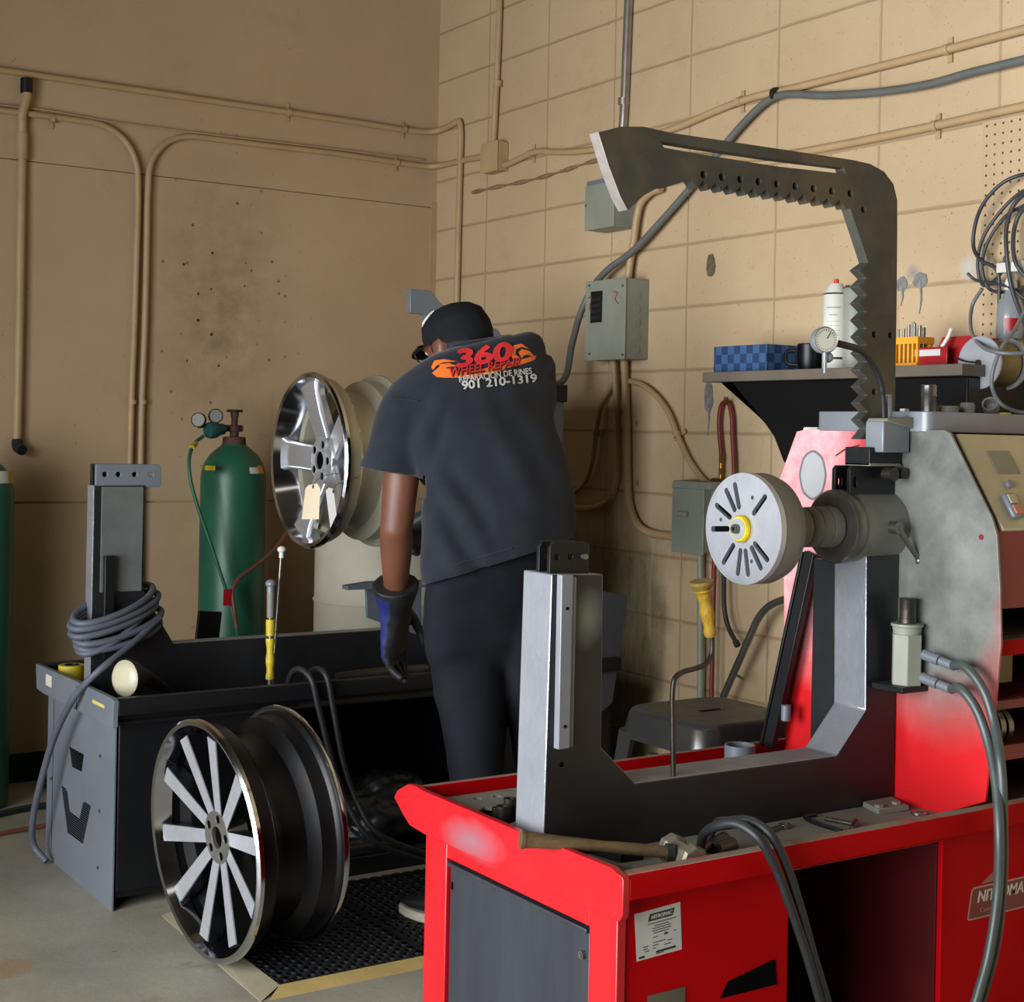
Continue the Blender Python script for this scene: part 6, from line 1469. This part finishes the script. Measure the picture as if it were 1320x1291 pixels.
def folds(p, nrm):
    q = p-po; u = q.dot(R0); z = q.z
    f = noise.noise(V((u*7+z*5, q.dot(FW)*3, z*3.2-u*2)))*.011
    f += noise.noise(V((u*16+z*10, q.dot(FW)*6, z*8-u*9)))*.004
    # slanting drapes from the left waist and along the spine towards the right hip
    f += .008*math.sin((u*1.0+z*.75)*62+3*noise.noise(q*4))*max(0, 1-((u+.07)/.10)**2)*max(0, 1-((z-1.02)/.18)**2)
    f += .0065*math.sin((u*1.3+z*.9)*40+2*noise.noise(q*3))*max(0, 1-((u-.12)/.14)**2)*max(0, 1-((z-1.25)/.22)**2)
    f += .008*math.sin((u-z*.5)*70)*max(0, 1-((u+.15)/.06)**2)*max(0, 1-((z-1.27)/.12)**2)
    return nrm*f
shb = fuse(b, .0105, 5, folds)
# open the hem and both sleeve ends, thin cloth edge
cut_l = (Q(546, 752, .02), Q(742, 698, .02))
hn = (Q(742, 698, .02)-Q(546, 752, .02)).normalized(); hnorm = (U0-hn*U0.dot(hn)).normalized()
def trim(bm, sel, co_, no_):
    bm.faces.ensure_lookup_table(); fs = [f for f in bm.faces if sel(f.calc_center_median())]
    g = list({e for f in fs for e in f.edges})+list({v for f in fs for v in f.verts})+fs
    bmesh.ops.bisect_plane(bm, geom=g, plane_co=co_, plane_no=no_, clear_outer=True)
trim(shb.b, lambda c: (c-cut_l[0]).dot(hnorm) < .05, cut_l[0]+hnorm*.009, -hnorm)
ed = (c3-c1).normalized()
trim(shb.b, lambda c: (c-c3).dot(ed) > -.03 and (c-c3).length < .15 and (c-c3).dot(R0) < .095, c3-ed*.010, ed)
rc_ = RSH+dd*.2
trim(shb.b, lambda c: (c-rc_).dot(dd) > -.03 and (c-rc_).length < .14, rc_-dd*.012, dd)
tree = BVHTree.FromBMesh(shb.b)
shirt = part('t_shirt', shb, cl_.m, man, 0, 80)
sm_ = shirt.modifiers.new('cloth_thickness', 'SOLIDIFY'); sm_.thickness = .003; sm_.offset = -1
ck = [ring_lr((583, 452), (660, 436), .168, .068, 28)]
part('collar', B().tube([p+U0*.004 for p in ck[0]], .0075, 8, 2, closed=True), cl_.m, shirt, 0, 70)
# sleeve seam and hems as raised stitching
def drape(px, py, lift=.0015):
    d = ray(px, py); hit, nrm, _, _ = tree.ray_cast(CAM, d.normalized())
    if hit is None: return None
    if nrm.dot(d) > 0: nrm = -nrm
    return hit+nrm*lift
def stitch(name, pts, r=.0018):
    P = [drape(x, y, .0008) for x, y in pts]; P = [p for p in P if p]
    if len(P) > 2: part(name, B().tube(P, r, 6, 3), cl_.m, shirt)
stitch('sleeve_seam', [(491+i*4.4, 514-.3*i+.05*i*i) for i in range(12)])
stitch('hem_stitch', [(552+i*9, 738-i*2.65) for i in range(13)])
# --- the printed back
def decal(polys, name, m, lift=.0015, label=None, cell=5.):
    """flat shapes given in photo pixels, laid on the cloth"""
    b = B()
    for lp in polys:
        vs = [b.b.verts.new((x, y, 0)) for x, y in lp]
        try: b.b.faces.new(vs)
        except ValueError: pass
    bmesh.ops.triangulate(b.b, faces=b.b.faces[:])
    for it in range(4):
        es = [e for e in b.b.edges if e.calc_length() > cell]
        if not es: break
        bmesh.ops.subdivide_edges(b.b, edges=es, cuts=1); bmesh.ops.triangulate(b.b, faces=b.b.faces[:])
    kill = []
    for v in b.b.verts:
        p = drape(v.co.x, v.co.y, lift)
        if p is None: kill.append(v)
        else: v.co = p
    bmesh.ops.delete(b.b, geom=kill, context='VERTS')
    return part(name, b, m, shirt, 0, None, label=label)
def decal_text(s, cx, cy, width, height, ang, name, m, lift, bold=.0, shear=0., label=None, arc=0.):
    b = text_mesh(s, 1., shear, 0, 0)
    if bold:
        m0 = bpy.data.meshes.new('t'); b.b.to_mesh(m0); 
        for dx_, dy_ in ((bold, 0), (bold/2, bold/2), (bold/2, -bold/2)):
            k0 = len(b.b.verts); b.b.from_mesh(m0); b.b.verts.ensure_lookup_table()
            for v in b.b.verts[k0:]: v.co += V((dx_, dy_, 0))
        bpy.data.meshes.remove(m0)
    xs = [v.co.x for v in b.b.verts]; ys = [v.co.y for v in b.b.verts]
    x0, x1, y0, y1 = min(xs), max(xs), min(ys), max(ys); ca, sa_ = math.cos(ang), math.sin(ang)
    bmesh.ops.remove_doubles(b.b, verts=b.b.verts[:], dist=1e-5)
    for v in b.b.verts:
        u = ((v.co.x-x0)/(x1-x0)-.5); q = ((v.co.y-y0)/(y1-y0)-.5)
        x, y = u*width, -q*height+arc*(u*u*4)
        v.co = V((cx+x*ca-y*sa_, cy+x*sa_+y*ca, 0))
    bmesh.ops.triangulate(b.b, faces=b.b.faces[:])
    for it in range(5):
        es = [e for e in b.b.edges if e.calc_length() > 3.5]
        if not es: break
        bmesh.ops.subdivide_edges(b.b, edges=es, cuts=1); bmesh.ops.triangulate(b.b, faces=[f for f in b.b.faces if len(f.verts) > 3])
    kill = []
    for v in b.b.verts:
        p = drape(v.co.x, v.co.y, lift)
        if p is None: kill.append(v)
        else: v.co = p
    bmesh.ops.delete(b.b, geom=kill, context='VERTS')
    return part(name, b, m, shirt, 0, None, label=label)
pr_red = mat('print_red', (214, 44, 50), .6, 0, .12, 30, 0); pr_or = mat('print_orange', (232, 112, 40), .6, 0, .15, 20, 0); pr_bk = mat('print_black', (30, 22, 24), .7, 0, .1, 20, 0)
fl = [[(556, 473), (560, 465), (572, 463), (590, 466), (572, 467), (563, 471), (558, 477)],
      [(557, 481), (566, 473), (584, 476), (600, 480), (622, 476), (640, 470), (660, 466), (676, 462), (691, 458), (689, 464), (672, 470), (655, 474), (640, 480), (622, 484), (606, 488), (590, 487), (575, 487), (563, 486)],
      [(566, 470), (578, 468), (590, 472), (578, 473), (568, 476)],
      [(660, 462), (657, 452), (662, 445), (672, 443), (682, 450), (672, 447), (665, 450), (664, 457), (670, 461)],
      [(672, 462), (668, 454), (672, 450), (682, 452), (690, 461), (680, 457), (675, 458)]]
decal(fl, 'flame_print', pr_or, .0012, 'orange flame print')
decal_text('WHEEL REPAIR', 626, 474, 92, 12, math.radians(-9), 'print_lettering', pr_bk, .0021, .07, .2, 'black edged lettering')
decal_text('WHEEL REPAIR', 625, 473, 92, 11, math.radians(-9), 'print_lettering', pr_red, .0027, .03, .2, 'red lettering')
decal_text('360', 623, 458, 76, 24, math.radians(-9), 'print_number', pr_red, .0036, .09, .15, 'large red number')
decal_text('REPARACION DE RINES', 638, 484, 94, 8, math.radians(-7), 'print_line', 'white', .0034, .04, 0, 'white lettering')
decal_text('901 210-1319', 643, 492.5, 97, 11, math.radians(-6), 'print_phone', 'white', .0034, .06, 0, 'white phone number')
# --- trousers
jn = NT('dark_navy_denim'); v = jn.coord(); jn.col(jn.ramp(jn.noise(6, 6, .65, v), [(.3, lin((13, 15, 20))), (.7, lin((22, 24, 31)))])); jn.rough(.85); jn.b.inputs['Specular IOR Level'].default_value = .2; jn.bump(jn.noise(240, 2, .5, v), .15, .002)
b = B()
b.loft([ring_lr((566, 868), (722, 838), .045, .075, 30), ring_lr((551, 838), (731, 808), .042, .108, 30), ring_lr((547, 800), (734, 765), .035, .120, 30), ring_lr((549, 755), (735, 716), .03, .116, 30), ring_lr((560, 715), (728, 680), .035, .10, 30)])
b.loft([ring_lr((560, 1168), (616, 1178), -.075, .065, 24, 2.1, .1), ring_lr((566, 1120), (624, 1130), -.06, .068, 24, 2.1, .1), ring_lr((575, 1060), (636, 1065), -.04, .072, 24, 2.1, .1), ring_lr((579, 1000), (648, 1000), -.01, .08, 24, 2.1, .1), ring_lr((571, 940), (654, 930), .01, .095, 24, 2.2, .15), ring_lr((560, 885), (654, 868), .025, .108, 24, 2.2, .2), ring_lr((553, 830), (652, 815), .03, .108, 24, 2.2, .3), ring_lr((554, 780), (650, 770), .035, .095, 24, 2.2, .3)])
b.loft([ring_lr((680, 1150), (734, 1146), .14, .065, 24, 2.1, .1), ring_lr((676, 1060), (736, 1055), .14, .07, 24, 2.1, .1), ring_lr((664, 980), (734, 970), .14, .08, 24, 2.1, .1), ring_lr((650, 890), (732, 872), .09, .11, 24, 2.1, .2), ring_lr((636, 820), (733, 800), .065, .108, 24, 2.1, .3), ring_lr((636, 770), (730, 755), .06, .095, 24, 2.1, .3)])
def jfolds(p, nrm):
    q = p-po; u = q.dot(R0); z = q.z
    f = noise.noise(V((u*9, q.dot(FW)*5, z*4)))*.006+noise.noise(V((u*14+z*14, 0, z*20)))*.0035
    if z < .22: f += .006*math.sin(z*130+u*20)
    return nrm*f
jb = fuse(b, .011, 4, jfolds)
part('trousers', jb, jn.m, man, 0, 80)
# --- shoes
def shoe(ank, yaw_dir):
    f = V(yaw_dir).normalized(); s = V((f.y, -f.x, 0)); o = V((ank.x, ank.y, .0125))-f*.075
    def sec(t_, w, h0, h1): return [o+f*t_+s*(w*math.cos(2*PI*k/16))+U0*(h0+(h1-h0)*(.5+.5*math.sin(2*PI*k/16))) for k in range(16)]
    up = part('shoe', B().loft([sec(-.0, .028, .02, .075), sec(.02, .036, .018, .10), sec(.07, .040, .018, .115), (sec(.12, .042, .018, .095)), sec(.18, .047, .018, .07), sec(.235, .044, .018, .055), sec(.275, .026, .02, .04)]), mat('black_shoe', (20, 20, 22), .55, 0, .2, 20, .05), man, 0, 70)
    ol = [(-.008, .02), (.0, .034), (.06, .04), (.12, .043), (.19, .05), (.24, .045), (.275, .03), (.287, .012)]
    pl = [o+f*a+s*w_ for a, w_ in ol]+[o+f*a-s*w_ for a, w_ in ol[::-1]]
    part('sole', B().poly3([p for p in pl], (0, 0, .024)), mat('worn_sole', (176, 168, 150), .7, 0, .2, 12, .05), up, .004, label='pale worn sole')
    part('lace', B().tube([o+f*.13+s*.02+U0*.098, o+f*.125+U0*.104, o+f*.13-s*.02+U0*.098], .003, 6).tube([o+f*.16+s*.022+U0*.083, o+f*.155+U0*.09, o+f*.16-s*.022+U0*.083], .003, 6), 'slate_paint', up)
toe = onz(521, 1163, .03); fv = V((-.30, 1, 0)).normalized()
shoe(toe-fv*.21, fv)
shoe(V((RANK.x, RANK.y, 0)), V((-.02, 1, 0)))
# --- gloves
gm = NT('black_glove'); v = gm.coord(); gm.col(gm.ramp(gm.noise(12, 5, .6, v), [(.3, lin((17, 17, 18))), (.7, lin((30, 30, 31)))])); gm.rough(.6); gm.bump(gm.noise(70, 4, .6, v), .2, .004)
gb = mat('blue_glove_back', (26, 34, 92), .6, 0, .15, 14, .06)
def glove(b, wr, ax, back, across, curl, spread=1.):
    """ax = towards the fingertips, back = out of the back of the hand, across = towards the thumb side"""
    K = 1.42; T = lambda x, y, z: wr+across*(x*1.25)+ax*(y*K)+back*(z*1.35)
    n = 20
    def oval(y, a, c, z=0, x=0): return [T(x+a*math.cos(2*PI*k/n), y, z+c*math.sin(2*PI*k/n)) for k in range(n)]
    b.loft([oval(-.03, .056, .046), oval(-.01, .05, .042), oval(.02, .041, .032), oval(.05, .042, .026), oval(.085, .047, .022), oval(.115, .046, .019), oval(.128, .042, .014)])
    for i, (x, L_, r) in enumerate(((.034, .092, .0128), (.011, .104, .0132), (-.013, .097, .0126), (-.036, .078, .0115))):
        p = T(x, .112, 0); c = curl[i]; pts = [(T(x, .09, 0), r*1.1), (p, r*1.08)]; ang = 0; q = p
        for f_, seg in ((.45, 1.), (.3, 1.2), (.25, .9)):
            ang += c*seg; d = ax*math.cos(ang)-back*math.sin(ang)+across*(x*1.2*spread); d.normalize(); q = q+d*L_*f_; pts.append((q, r*(1-.10*len(pts)/5)))
        pts.append((q+d*.005, r*.55)); chain(b, pts, 12)
    pts = [(T(.028, .035, -.005), .017), (T(.050, .062, -.014), .0145), (T(.062, .092, -.024), .0125), (T(.062, .116, -.034), .011), (T(.060, .123, -.037), .006)]
    chain(b, pts, 12)
ax = (Q(508, 868, .30)-WR).normalized()
bk = (-R0*.80+FW*.42); bk = (bk-ax*bk.dot(ax)).normalized(); ac = ax.cross(bk).normalized()
if ac.dot(FW) < 0: ac = -ac
b = B(); glove(b, WR+ax*.005, ax, bk, ac, (.02, .16, .3, .42))
gv = part('glove', fuse(b, .0048, 2, lambda p, n: n*(.0012*noise.noise(p*50))), gm.m, man, 0, 80, label='black left work glove with a blue back')
gv.data.materials.append(gb)
for p in gv.data.polygons:
    cc = p.center+po-WR
    if p.normal.dot(bk) > -.22 and cc.dot(ac) < .05 and -.02 < cc.dot(ax) < .17: p.material_index = 1
ax2 = (RWR-REL).normalized(); bk2 = (U0-ax2*U0.dot(ax2)).normalized(); ac2 = ax2.cross(bk2)
b = B(); glove(b, RWR, ax2, bk2, ac2, (.5, .5, .5, .5))
gv2 = part('glove', fuse(b, .0055, 2), gm.m, man, 0, 80)
